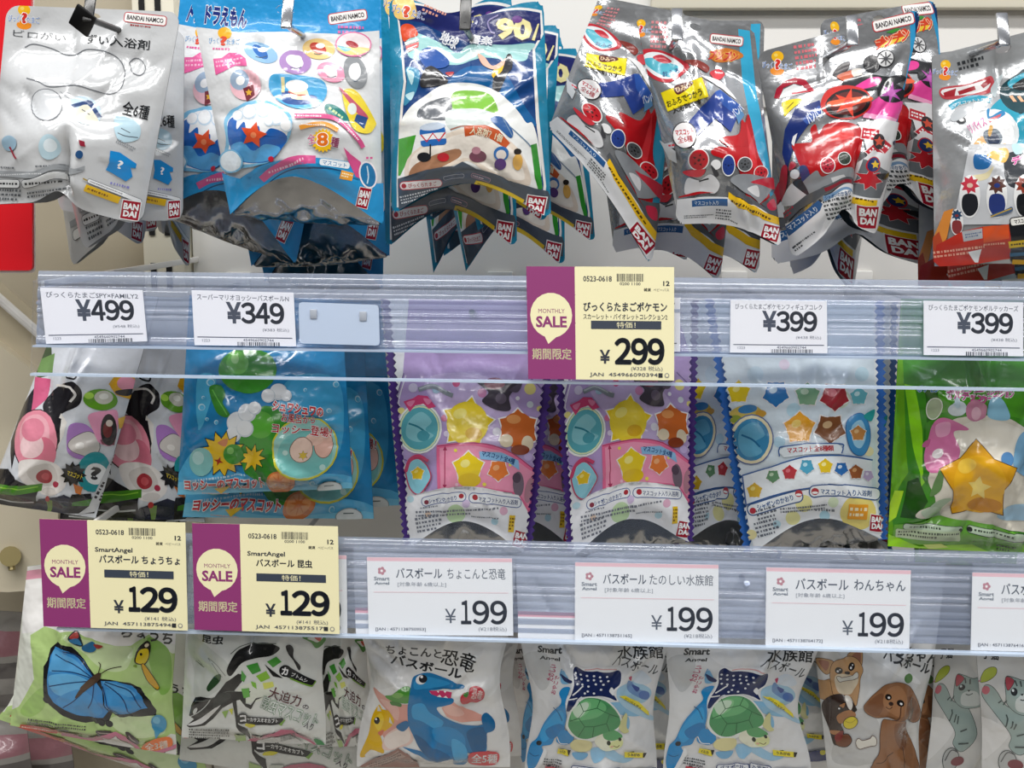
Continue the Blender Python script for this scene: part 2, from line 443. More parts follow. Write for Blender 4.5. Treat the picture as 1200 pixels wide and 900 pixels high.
def corners(spec):
    q = pts(spec['q']); y = spec['y']
    y = y if isinstance(y, (tuple, list)) else (y,)*4
    return [np.array(at(a, b, yy)) for (a, b), yy in zip(q, y)]       # TL TR BR BL
def surface(sp, uv, side=1, rng=None):
    """front (side 1) or back (side -1) film at uv (..., 2)"""
    TL, TR, BR, BL = sp['c']
    u, v = uv[..., 0], uv[..., 1]; U_, V_ = u[..., None], v[..., None]
    p = (BL*(1-U_)+BR*U_)*(1-V_) + (TL*(1-U_)+TR*U_)*V_
    right = (TR-TL+BR-BL)/2; up = (TL-BL+TR-BR)/2
    n = np.cross(right, up); n /= np.linalg.norm(n)
    H = np.linalg.norm(up); upn = up/H
    uc = np.clip(u, 0, 1); vc = np.clip(v, 0, 1)
    e = np.sin(np.pi*uc)**sp['ep']
    g = _interp_smooth(vc, sp['g'] or (G_POUCH if sp['gusset'] else G_BAG))
    h = sp['bend']*np.sin(np.pi*uc)
    if side > 0: h = h + sp['B']*e*g
    else: h = h - sp['Bb']*e*np.minimum(g, 1) - .0007
    if rng is not None:
        ed = np.minimum(1, np.minimum(np.minimum(uc, 1-uc)*9+.15, np.minimum(vc, 1-vc)*9+.15))
        w = np.zeros_like(h)
        for (u0, v0, u1, v1, A, wd) in rng:
            dx, dy = (u1-u0), (v1-v0)*1.3; l2 = dx*dx+dy*dy+1e-9
            t = ((uc-u0)*dx + (vc-v0)*1.3*dy)/l2
            d = np.abs((uc-u0)*dy - (vc-v0)*1.3*dx)/math.sqrt(l2)
            tp = np.clip(np.minimum(t, 1-t)*3.2, 0, 1)
            w = w + A*np.exp(-d/wd)*tp
        h = h + w*ed
    a1 = e**1.4*np.clip(1-v, 0, 1)**2.6*sp['arch']*(1 if side > 0 else sp.get('barch', .35))
    pos = p + n*h[..., None] + upn*(H*(a1 - sp['dip']*np.sin(np.pi*uc)**2.5*vc**7))[..., None]
    gs = np.exp(-((v-sp['sv'])/.2)**2)
    pos = pos + right*(gs*(sp['sl']*(1-u) - sp['sr']*u))[..., None]
    for (u0, wd, amt) in sp.get('lift', ()):      # a stretch of the hem pulled up
        pos = pos + upn*(H*amt*np.exp(-((uc-u0)/wd)**2)*np.clip(1-v, 0, 1)**3)[..., None]
    return pos
def creases(sp, seed):
    r = random.Random(seed); out = []
    for k in range(sp['ncr']):
        a = r.uniform(0, 2*math.pi); cu, cv = .5, .36
        u0, v0 = cu+.2*math.cos(a)*r.uniform(.3, 1.1), cv+.22*math.sin(a)*r.uniform(.3, 1.1)
        ln = r.uniform(.25, .6); a += r.uniform(-.5, .5)
        out.append((u0, v0, u0+ln*math.cos(a), v0+ln*math.sin(a), sp['cr']*r.uniform(-1, 1), r.uniform(.018, .06)))
    for k in range(6):
        u0, v0 = r.random(), r.random(); a = r.uniform(0, 6.28)
        out.append((u0, v0, u0+.5*math.cos(a), v0+.5*math.sin(a), sp['cr']*r.uniform(-1.2, 1.2), r.uniform(.08, .18)))
    return out + [tuple(f) for f in sp['folds']]
def outline_uv(sp):
    o = []
    r, asp = sp['rnd'], sp['asp']
    n = sp['saw']
    if n:
        d = .02
        for k in range(n): o += [(0, k/n), (d, (k+.5)/n)]
        o += [(0, 1)]; o += [(1, 1)]
        for k in range(n, 0, -1): o += [(1-d, (k-.5)/n), (1, (k-1)/n)]
        return np.array(o)
    if r:
        ry = r/asp
        for cx, cy, a0 in ((1-r, 1-ry, 0), (r, 1-ry, 90), (r, ry, 180), (1-r, ry, 270)):
            for k in range(6):
                a = math.radians(a0+18*k); o.append((cx+r*math.cos(a), cy+ry*math.sin(a)))
        return np.array(o)
    return np.array([(0, 0), (1, 0), (1, 1), (0, 1)], float)
def lattice(NU, NV):
    return np.stack(np.meshgrid(np.linspace(0, 1, NU+1), np.linspace(0, 1, NV+1), indexing='ij'), -1)
KIND = {}; COMP = {}
def kind(name, ref, y, draw, **kw): KIND[name] = dict(q=ref, y=y, draw=draw, kw=kw)
def full(sp):
    d = dict(DEF); d.update(sp); d['c'] = corners(d)
    TL, TR, BR, BL = d['c']; d['asp'] = np.linalg.norm(TL-BL)/np.linalg.norm(TR-TL)
    return d
def to_uv(sp, px):
    """where on the film a point of the print lies"""
    uv = np.full((len(px), 2), .5)
    for it in range(40):
        e = px - project(surface(sp, uv)); h = 2e-3
        a = (project(surface(sp, uv+[h, 0])) - project(surface(sp, uv-[h, 0])))/(2*h)
        b = (project(surface(sp, uv+[0, h])) - project(surface(sp, uv-[0, h])))/(2*h)
        det = a[:, 0]*b[:, 1]-a[:, 1]*b[:, 0]; det = np.where(np.abs(det) < 1e-6, 1e-6, det)
        st = np.stack([(e[:, 0]*b[:, 1]-e[:, 1]*b[:, 0])/det, (a[:, 0]*e[:, 1]-a[:, 1]*e[:, 0])/det], 1)
        uv = np.clip(uv + np.clip(st, -.12, .12), -.6, 1.6)
    return uv
def compiled(k, lite=False):
    if (k, lite) in COMP: return COMP[k, lite]
    K = KIND[k]; sp = full(dict(q=K['q'], y=K['y'], **K['kw'])); LITE[0] = lite
    if lite: sp['NU'], sp['NV'] = 22, 28
    CMD.clear(); K['draw'](); LITE[0] = False
    ol = outline_uv(sp); loops = [ol]; hole = None
    if sp['hole']:
        a = np.arange(14)*2*math.pi/14
        hole = np.stack([.5+.05*np.cos(a), sp['hole']+.05/sp['asp']*.55*np.sin(a)], 1); loops.append(hole)
    base = [(tess(loops), (*lin(sp['base']), sp['metal']))]
    allp = np.concatenate([t.reshape(-1, 2) for t, _ in CMD]) if CMD else np.zeros((0, 2))
    uv = to_uv(sp, allp); i = 0; lst = list(base)
    for t, c in CMD:
        n = len(t)*3; lst.append((uv[i:i+n].reshape(-1, 3, 2), c)); i += n
    front = compile_print(lst, sp['NU'], sp['NV'], hole, ol if (sp['rnd'] or sp['saw']) else None)
    bk = np.array(ol)
    back = compile_print([(tess([bk, hole] if hole is not None else [bk]), (*lin(sp['back']), sp.get('backmetal', sp['metal'])))], 20, 26)
    CMD.clear(); COMP[k, lite] = (front, back); return COMP[k, lite]
NP = [0]
def pack(k, q, y, label, group, cat='toy pouch', lite=None, **over):
    """one hanging pack: front print, back panel and, on stand-up pouches, the foil bottom"""
    K = KIND[k]; kw = dict(K['kw'])
    if q != K['q']:      # the packs behind lie flatter
        for kk, f_ in (('B', .55), ('Bb', .6), ('cr', .7)): kw[kk] = kw.get(kk, DEF[kk])*f_
    kw.update(over); sp = full(dict(q=q, y=y, **kw))
    if lite is None: lite = y > .115
    fr, bk = compiled(k, lite)
    seed = zlib.crc32(label.encode()); rng = creases(sp, seed)
    TL, TR, BR, BL = sp['c']
    loc = Vector((TL+TR)/2)
    root = empty('hanging_' + cat.replace(' ', '_'), loc); tag(root, label, cat, group)
    uvF = lattice(fr['NU'], fr['NV']); G = surface(sp, uvF, 1, rng)
    uvB = lattice(bk['NU'], bk['NV'])
    sb = dict(sp)
    if sp['backgrow']:
        right = (TR-TL)*sp['backgrow']; sb['c'] = [TL-right, TR+right, BR+right, BL-right]
    Gb = surface(sb, uvB, -1, rng)
    link('front_print', film_mesh('front_print', fr, G, M[sp['finish']]), None, root)
    link('back_panel', film_mesh('back_panel', bk, Gb, M[sp['finish']], flip=True), None, root)
    if sp['gusset']:
        n, mth = 40, 12
        u = np.linspace(.02, .98, n+1); t = np.linspace(0, 1, mth+1)
        Fe = surface(sp, np.stack([u, np.full_like(u, .004)], -1), 1, rng); Be = surface(sp, np.stack([u, np.zeros_like(u)], -1), -1, rng)
        Fe = Fe + np.array([0, .0005, 0])
        r = np.random.RandomState(seed % 2**31); ph = r.rand(6)*6.28; fq = r.rand(6)*14+5
        e = np.sin(np.pi*u)**.7; V_ = []
        up = (TL-BL+TR-BR)/2; H = np.linalg.norm(up); upn = up/H
        for tt in t:
            p = Fe*(1-tt)+Be*tt
            cr = sum(np.abs(np.sin(fq[i]*u*(1+.3*tt)+ph[i]+3*tt*(i-2.5)))-.6 for i in range(6))*.0026
            V_.append(p - upn[None]*(e*np.sin(np.pi*tt**.8)*(H*sp['arch']*sp.get('sag', .3)) + cr*e*np.sin(np.pi*tt))[:, None])
        V_ = np.array(V_); vs = V_.reshape(-1, 3); fs = []
        for a in range(mth):
            for b in range(n):
                i = a*(n+1)+b; fs.append((i, i+1, i+n+2, i+n+1))
        me = bpy.data.meshes.new('foil_bottom'); me.from_pydata(vs.tolist(), [], fs); me.polygons.foreach_set('use_smooth', [True]*len(fs)); me.update()
        link('foil_bottom', me, M['foil'], root)
    NP[0] += 1
    return root

# ================================================================ the prints
def draw_white():
    F(0, 0, 5.4545)
    EGG(150, 112, 190, 3); NAMCO(930, 122, 262, 56, 6); MT('#a33', 935, 170, 200, 18, 1, 6)
    T('#55585c', 'ビロがい', 250, 225, 340, 44, 6, b=.0); T('#3c4044', 'ずい入浴剤', 750, 268, 410, 62, 6, b=.015)
    L('#6c7076', 6, '150,300 210,280 330,310 420,350 490,345 560,315 690,335 770,390 790,480 760,570 690,600 590,575 480,545 320,555 240,520 170,500')
    L('#6c7076', 6, '820,400 860,370 905,390 925,440 890,480 840,460 820,400')
    L('#9a9ea4', 4, '385,585 440,630'); L('#9a9ea4', 4, '420,590 450,600')
    E('#d2d5d8', 295, 670, 100, 98, 0, line='#777b80', lw=6)
    P('#c9dfee', '450,640 560,620 640,700 600,800 470,760', 1); P('#274478', '450,672 560,640 580,645 645,748 610,752 556,668 470,690')
    P('#e8e6d2', '500,690 560,675 625,780 590,810 480,740', 1); L('#445', 5, '520,700 570,735', 0)
    T('#22252a', '全6種', 865, 705, 175, 90, 12, b=.016)
    P('#b9d7e4', '720,760 790,745 890,800 880,890 760,900', 1); L('#55606a', 6, '750,850 800,870 880,880'); L('#55606a', 5, '770,820 830,850')
    F(0, 160, 5)
    MT('#90959a', 735, 50, 120, 30, 2, 28, 4)
    P('#1f8fd8', '645,82 700,92 800,160 795,185 765,182 775,235 735,262 650,212 615,195 640,150', 0); T('#fff', '?', 705, 165, 26, 46, 15, b=.02)
    MT('#88c', 720, 290, 160, 26, 1, 14, 9)
    E('#b9d3de', 280, 60, 55, 75, 0); E('#dfeaef', 285, 50, 34, 40); E('#9ab8cc', 60, 40, 40, 45); L('#a03040', 10, '60,60 85,110 100,130')
    MT('#6d7176', 300, 170, 180, 20, 1, -3, 12); MT('#6d7176', 60, 182, 110, 18, 1, 2, 13)
    P('#9ea2a6', '-20,200 200,208 420,195 500,170 500,196 420,226 200,240 -20,232'); MT('#d9dcde', 190, 218, 380, 14, 1, -2, 14)
    R('#eceeef', 50, 275, 126, 46, 1, 16, line='#4c5055', lw=3); MT('#33363a', 50, 275, 108, 22, 1, 1, 2)
    R('#eceeef', 270, 265, 280, 44, -5, 16, line='#4c5055', lw=3); MT('#33363a', 270, 265, 250, 24, 1, -5, 5)
    MT('#5a5e62', 60, 340, 130, 80, 3, 2, 7); MT('#5a5e62', 290, 325, 260, 44, 2, -7, 8)
    L('#a89048', 8, '490,245 560,280 820,385', 0); R('#eceef0', 670, 318, 330, 22, 22, 8, line='#70747a', lw=3); MT('#555', 660, 315, 280, 10, 1, 22, 3)
    R('#e6b81c', 600, 335, 210, 40, 21); MT('#7a4a10', 600, 335, 180, 20, 1, 21, 4)
    BANDAI(762, 430, 104, 108, 9); E('#27507f', 468, 105, 20, 24); P('#8d2034', '460,20 495,30 500,60 470,55')
def draw_sky():
    F(220, 0, 5)
    P('#2a97d6', '-40,-80 1200,-80 1220,170 900,200 560,185 300,190 -20,150')
    T('#1b2f7d', 'ドラえもん', 225, 98, 240, 100, 7, b=.05, out='#fff', ob=.035)
    NAMCO(938, 100, 220, 56, -8)
    E('#f0b428', 218, 195, 42, 36, 10); T('#5f9cd2', 'びっくら', 165, 238, 80, 34, 0, out='#fff'); T('#e2543a', '?', 212, 240, 26, 48, 0, b=.05); T('#5f9cd2', 'たまご', 270, 245, 80, 32, 0, out='#fff')
    MT('#e2639e', 222, 288, 150, 22, 1, 2, 3)
    P('#e4639f', '150,345 200,340 240,310 300,312 345,345 355,390 280,385 210,420 165,440', 0); MT('#f6bcd6', 250, 365, 170, 50, 2, -8, 4, .5)
    for x, y, rx, ry, ro, c, c2 in ((432, 310, 105, 55, 22, '#8fb9dc', '#2a68b4'), (632, 366, 92, 70, 5, '#b08bc4', '#f0ecf2'), (768, 288, 96, 62, 5, '#eccb84', '#c3402c'),
                                    (840, 425, 85, 56, 18, '#eb98b6', '#f3e8ea'), (982, 425, 66, 98, -18, '#8e9296', '#e9ebec')):
        E(c, x, y, rx, ry, ro); E(c2, x-4, y-4, rx*.55, ry*.5, ro+20); E('#fdfdfd', x+rx*.1, y-ry*.3, rx*.28, ry*.26); L('#456', 5, [x-rx*.3, y+ry*.45, x, y+ry*.55, x+rx*.35, y+ry*.4])
    P('#47a7da', '490,450 560,436 740,455 805,490 812,560 760,625 650,640 540,600 485,530', 1)
    P('#f2e9c2', '590,520 700,530 720,600 600,600'); E('#f6f4f2', 640, 505, 66, 36, 5); P('#224f93', '555,545 600,540 610,580 705,590 715,560 755,570 745,605 640,618 560,600', 1); R('#e7d9a0', 560, 500, 18, 90); L('#c2483a', 8, '590,540 640,560 690,560')
    E('#f3c0ca', 345, 500, 92, 90, 20); E('#9fb4cc', 310, 470, 56, 60); P('#7c2f3a', '330,520 390,500 400,560 350,600'); E('#fff', 315, 475, 26); S('#e6b23a', 365, 545, 22)
    MT('#d765a8', 958, 178, 150, 60, 2, 2, 8); E('#f3e7ea', 972, 262, 98, 66, 0, line='#e07aa6', lw=8); P('#efd98c', '880,280 1065,285 1000,325 920,318', 1); P('#86cbd8', '880,270 960,290 920,305', 1); E('#b3323c', 965, 262, 38, 18, 20); MT('#e07aa6', 1005, 330, 60, 24, 1, 0, 4)
    P('#f0d63c', '905,560 950,520 1010,560 1090,700 1095,740 1050,785 960,745', 1); P('#c2576f', '890,525 920,540 1050,680 1010,690', 1); P('#284f8a', '985,670 1050,690 1030,760 970,710'); E('#dfe7e2', 960, 640, 26, 34)
    E('#1f7f7a', 870, 668, 82, 36, 36); MT('#cfe6a8', 870, 668, 110, 26, 1, 36, 5)
    L('#dd5a92', 26, '625,682 730,682 840,690 920,740 1000,820 1025,865'); MT('#fff', 720, 682, 190, 14, 1, 1, 5); MT('#fff', 950, 770, 190, 14, 1, 46, 6)
    L('#f0a03c', 24, '650,745 720,730 800,728 880,765'); MT('#fff', 760, 732, 200, 12, 1, 4, 7)
    S('#f5c21f', 788, 822, 72, 18, .8); T('#e8731e', '8', 785, 815, 56, 70, 0, b=.04, out='#fff'); T('#df5f97', '全', 718, 810, 46, 60, -12, b=.012, out='#fff'); T('#df5f97', '種', 860, 832, 46, 56, 12, b=.02, out='#fff')
    # large emblem of foam, waves and a starfish (plain shapes)
    P('#7cc0e6', '300,625 360,600 460,595 560,640 608,690 600,770 560,850 520,900 470,950 300,985 215,960 235,820 220,710 250,650', 1)
    P('#f4f6f8', '300,645 380,618 470,612 545,650 590,700 575,790 530,860 480,940 300,960 240,935 262,800 240,720', 1)
    P('#1f63b8', '245,720 290,690 300,760 340,720 370,790 420,740 440,800 490,750 575,790 540,880 470,945 330,945 262,870', 1); P('#5aa6dc', '262,860 330,830 390,880 460,840 540,870 470,940 330,940', 1)
    for x, y, r in ((300, 680, 34), (370, 660, 44), (450, 655, 40), (520, 690, 46), (575, 735, 34), (480, 715, 26)): E('#cfe2f2', x, y, r); E('#fbfcfd', x-3, y-3, r*.85)
    S('#e4542c', 395, 790, 74, 5, .5, 12); E('#f08a5c', 395, 790, 16)
    F(180, 150, 4.286)
    P('#2f9ad6', '330,205 440,250 480,240 560,250 650,190 700,150 830,150 940,165 1010,180 1010,240 1080,280 1160,270 1180,700 300,700'); 
    L('#db5a94', 40, '545,255 600,205 700,160 810,158'); MT('#f9cfe0', 690, 175, 240, 22, 1, -20, 9); L('#1c4a72', 7, '470,360 560,300 640,225 720,195 860,200 980,225', 1); MT('#1c4a72', 500, 370, 60, 16, 2, -30, 3)
    R('#f2f8fc', 905, 178, 150, 34, 8, 12, line='#4fa7d8', lw=3); T('#2a84bd', 'マスコット', 905, 180, 120, 22, 8)
    R('#f0a63c', 965, 238, 62, 40, 14); MT('#fff3d0', 965, 238, 50, 24, 2, 14, 3)
    P('#d8558e', '950,95 985,130 1035,170 1045,260 1010,245 975,170'); E('#2a7ab0', 1070, 235, 36, 62, -12, line='#f6eef2', lw=8); E('#e0649a', 1070, 235, 3, 3); L('#cfe8f4', 6, '1065,190 1072,240 1066,280')
    BANDAI(1050, 350, 56, 100, 12); MT('#e2639e', 1075, 150, 30, 24, 1, 0, 3)
    E('#c3223c', 592, 153, 13); E('#eaf4fb', 400, 165, 52, 50, 0, line='#7cc0e6', lw=8)
def draw_teal():
    F(440, 0, 5)
    q = '80,-40 960,-60 1010,60 1000,300 1060,1290 120,1270 100,600'
    P('#1d84a8', '60,-90 1100,-90 1100,1400 60,1400')
    P('#ece9e6', '118,20 500,55 640,70 975,62 985,200 935,290 960,700 1000,1090 990,1225 880,1205 640,1090 560,1072 470,1085 330,1200 125,1215 125,1000 150,620 170,480')
    P('#14407c', '128,30 500,75 640,85 965,75 970,200 920,290 940,700 985,1080 975,1205 880,1185 650,1075 560,1055 460,1068 320,1185 138,1200 138,1000 165,620 185,480')
    P('#232a68', '130,35 500,80 640,90 963,80 968,235 760,265 560,255 430,205 270,130 135,120')
    P('#9fd0cf', '190,190 280,205 400,260 480,310 560,262 760,265 930,255 900,310 860,360 640,340 480,380 300,360 195,330', 1)
    P('#dff0ee', '300,270 420,300 480,345 560,300 640,290 560,350 450,365', 1)
    P('#0f5f9c', '430,470 520,400 640,390 760,430 860,600 940,740 700,620 440,500', 1); P('#3d8cb0', '185,400 260,420 240,540 170,620 190,480', 1); P('#bfe4ec', '190,420 230,430 215,500', 1); P('#bfe4ec', '180,560 230,540 210,590', 1)
    P('#f3cf7a', '108,0 200,-30 240,60 225,110 130,110 105,60', 1); T('#5f7fc8', 'びっくら', 150, 58, 100, 50, 12, out='#fff'); T('#e2543a', '?', 185, 70, 26, 60, 0, b=.05, out='#fff'); T('#5f7fc8', 'たまご', 255, 85, 80, 46, 15, out='#fff')
    MT('#e6a89a', 345, 70, 140, 56, 2, 24, 8)
    P('#e2502a', '148,165 180,140 225,155 248,205 200,225 165,242', 1); P('#f4f0ec', '170,250 250,225 255,238 178,268'); P('#e07070', '178,272 255,245 252,280 190,312'); L('#fff', 5, '190,290 245,268', 0)
    T('#f4f6fb', '地球', 430, 235, 110, 70, 28, b=.04, out='#24407c'); T('#f4f6fb', '響楽', 618, 238, 135, 50, 6, b=.04, out='#24407c')
    T('#e9dfa0', '90', 812, 172, 190, 108, 3, b=.05, out='#3a3468', ob=.03); P('#e9dfa0', '915,235 950,140 960,140 932,240'); E('#6a3a8a', 830, 115, 30, 22); 
    L('#8f86b8', 8, '720,90 660,130 680,190 700,200')
    P('#1f4f9c', '255,330 290,285 350,290 430,360 400,400 300,400', 1); P('#2b2a2c', '285,420 330,390 400,440 420,490 290,515 265,490', 1); P('#b3242a', '410,430 460,425 440,450', 1); L('#e8e8ea', 6, '310,430 370,430 410,470')
    P('#f0c02e', '690,415 740,370 760,400 715,460 682,450', 1); P('#e9b9a4', '600,320 640,340 690,390 780,330 770,370 700,410 630,385', 1); P('#191b24', '770,325 800,330 800,400 770,440 720,550 690,560 690,460 740,420', 1)
    P('#eceeec', '150,760 200,640 300,560 400,500 520,485 640,505 740,560 830,650 880,720 920,730 960,900 960,1080 870,1120 560,1000 200,1120 140,1120', 1)
    P('#7cb93c', '470,540 600,535 680,565 715,640 710,670 600,640 450,640 440,600', 1); P('#5c6168', '260,640 330,595 440,580 430,700 300,700 250,690', 1); P('#c9d2cf', '430,650 640,650 700,690 640,740 440,760', 1)
    P('#41a02e', '140,815 240,790 215,900 150,1030 138,1030'); P('#2f8f2e', '905,850 940,840 975,1100 955,1130 930,1040')
    P('#e4d6c6', '215,900 480,760 650,760 830,870 905,1080 700,1040 560,950 480,960 200,1060', 1); P('#efe7dc', '235,900 480,790 640,790 800,880 870,1050 700,1010 560,930 470,940 225,1040', 1)
    P('#a87a5c', '240,960 470,870 480,930 220,1050', 1); L('#9c6a5a', 8, '440,760 520,740 640,750 740,790'); 
    P('#c4572c', '520,742 640,735 720,765 785,840 760,870 700,830 620,785 525,800', 0); T('#fbe9c8', '入浴剤？1個', 650, 782, 190, 46, 16, b=.03, out='#7a2a1a', arc=6)
    P('#2a5a98', '670,700 740,690 800,770 790,810 740,770', 1); L('#6f8aa8', 6, '780,740 880,830 905,860'); L('#6f8aa8', 6, '740,690 800,800')
    # plain drum, note and bell shapes in the collection row
    R('#2a69b4', 340, 800, 150, 110, -6, 20); R('#f1f1f2', 340, 800, 150, 36, -6); E('#c9d6e6', 338, 742, 76, 22, -6); L('#cf3340', 9, '270,790 305,830 340,780 375,826 412,775', 0); E('#23252b', 290, 920, 40, 28); R('#23252b', 326, 885, 8, 80); E('#c42a34', 400, 920, 34, 26)
    E('#7a4a5a', 600, 915, 50, 36); E('#c08a98', 590, 880, 26, 22); E('#3b74b8', 735, 900, 44, 42); E('#f1e7df', 735, 905, 30, 28); E('#5a3a7a', 730, 960, 34, 34); E('#e2b05a', 830, 950, 28, 46); E('#2a2420', 828, 890, 22, 18)
    F(440, 150, 4.615)
    P('#4c5560', '128,275 250,262 400,225 470,180 560,225 720,280 860,325 925,340 938,370 930,440 860,425 640,345 520,312 410,318 300,385 132,440')
    R('#e9e2e0', 250, 302, 220, 38, -6, 18, line='#c04a50', lw=4); T('#b0343e', 'びっくらたまご', 258, 302, 150, 22, -6, b=.02); E('#b0343e', 160, 312, 13)
    R('#5a626c', 425, 258, 110, 18, -8, 8, line='#c9c9cc', lw=2); R('#5a626c', 570, 262, 105, 20, 18, 8, line='#d9a0a4', lw=2); MT('#e9c6c8', 570, 262, 90, 10, 1, 18, 3)
    MT('#c9cdd2', 240, 365, 200, 50, 3, -14, 6); R('#d9b92a', 668, 345, 280, 30, 23); MT('#5a4a10', 668, 345, 250, 14, 1, 23, 7)
    BANDAI(862, 412, 98, 92, 10)
def disc(c, x, y, r, c2='#2a2226', rot=0, ry=None):
    ry = ry or r; E('#ececec', x, y, r*1.12, ry*1.12); E(c, x, y, r, ry); S(c2, x, y, r*.72, 5, .45, rot); E(c, x, y, r*.42, ry*.42); E(c2, x, y, r*.16)
def draw_silver():
    F(640, 0, 4.444)
    P('#3aa8d0', '1000,150 1060,160 1100,500 1170,900 1230,1300 1150,1300 1090,800 1040,500')
    EGG(492, 150, 110, 6)
    MT('#d88a90', 585, 180, 80, 150, 6, 3, 5)
    NAMCO(940, 208, 168, 44, 6)
    P('#c8742c', '850,290 930,250 1010,270 1020,300 900,325', 1); T('#c02a2a', 'ブンブン', 925, 290, 150, 50, 4, b=.05, out='#f0c860', skew=.3)
    P('#c2303c', '475,290 520,255 620,270 740,340 710,390 640,430 560,410 500,350', 1); P('#e9edf0', '500,300 540,272 620,282 715,345 690,385 640,412 570,395 515,345', 1); P('#4fb3c8', '515,305 600,305 650,330 690,352 660,400 600,390 530,345', 1)
    P('#c63040', '555,300 600,285 655,320 610,330', 1); T('#264a80', 'おふろ', 650, 378, 90, 26, -14, b=.03)
    R('#f2dd1c', 720, 495, 215, 100, -20, line='#c9b41a', lw=3); P('#5a2420', '670,450 745,425 765,440 700,490 675,485', 1); T('#e9c9a0', 'ひみつ', 715, 458, 80, 26, -20, b=.03); T('#2a2416', 'おふろでつかう', 720, 512, 190, 34, -20, b=.03); T('#2a2416', '入浴剤です', 735, 552, 160, 30, -20, b=.02)
    P('#8a3a34', '715,320 790,320 845,350 835,380 790,360', 1); P('#d0404a', '850,380 900,360 930,390 890,420', 1); P('#e9e9ea', '800,400 900,420 990,520 880,440', 1)
    P('#27408c', '740,640 800,570 880,480 905,470 1020,560 960,690 880,620 790,710', 0); P('#2f57a8', '880,480 905,470 1020,560 1000,610 920,550')
    P('#5a8ab8', '985,600 1010,560 1030,600 1000,650'); T('#dfe6f2', 'バンバ', 995, 575, 60, 40, -40, b=.03)
    P('#b5161e', '860,785 900,765 950,770 905,735 915,715 1000,700 1015,625 1035,640 1055,600 1100,800 1140,900 1160,1100 1050,1040 1000,880 930,830 870,808', 1)
    P('#d6333a', '1040,640 1080,760 1100,900 1060,860'); 
    E('#f1eeee', 722, 706, 58, 66, 0, line='#2a2226', lw=5); T('#c02838', 'マスコット', 722, 690, 92, 30, -6, b=.04); T('#c02838', '全6種', 725, 728, 76, 36, -6, b=.016)
    P('#c9ced4', '615,750 660,740 670,770 620,775'); MT('#d0404a', 650, 758, 56, 24, 1, -5, 3)
    F(640, 150, 4.444)
    disc('#c4222c', 795, 165, 50, '#4a1418', 10); P('#d23a44', '715,225 780,215 830,215 810,250 750,250', 1)
    P('#d4d4d6', '740,260 800,270 860,240 905,290 880,340 820,330 730,345', 1); L('#2a2a2c', 8, '800,275 850,262', 0); E('#e9e9ea', 885, 190, 26); P('#3a3a3e', '860,190 900,240 880,250', 1)
    disc('#28408a', 948, 195, 30, '#182450', 0, 50); disc('#55585c', 1030, 190, 34, '#222'); disc('#c4222c', 1112, 235, 34, '#4a1418')
    P('#8b8f94', '960,280 1080,370 1110,390 1180,290 1100,250 1000,240', 1); P('#d9dadc', '1040,320 1090,300 1100,360', 1); P('#c03040', '1060,280 1170,260 1180,320 1120,300', 1)
    P('#55585d', '940,300 1110,400 1200,460 1200,490 1090,420 935,330'); P('#e6e7e9', '690,370 940,360 1110,420 1230,500 1260,700 680,520', 0)
    P('#55585d', '1110,395 1180,340 1215,430 1215,475'); P('#c0304a', '1140,400 1175,370 1190,420 1160,430', 1)
    R('#2a5c94', 855, 388, 180, 34, -2); T('#dbe8f4', 'マスコット入り', 840, 387, 120, 20, -2, b=.02)
    MT('#54585c', 800, 455, 150, 20, 2, -4, 4); MT('#54585c', 925, 445, 80, 60, 4, 6, 5); MT('#54585c', 985, 490, 60, 14, 1, 30, 7)
    P('#e9bb1e', '950,330 1010,375 1130,440 1225,470 1225,510 1120,475 1000,410 948,365'); MT('#5a4210', 1070, 430, 240, 20, 1, 27, 6)
    BANDAI(1160, 545, 86, 82, 14)
    P('#b5161e', '700,355 790,330 880,335 700,362'); 
    F(640, 150, 4.444)
    P('#c4c8cc', '600,60 680,120 690,180 650,160')
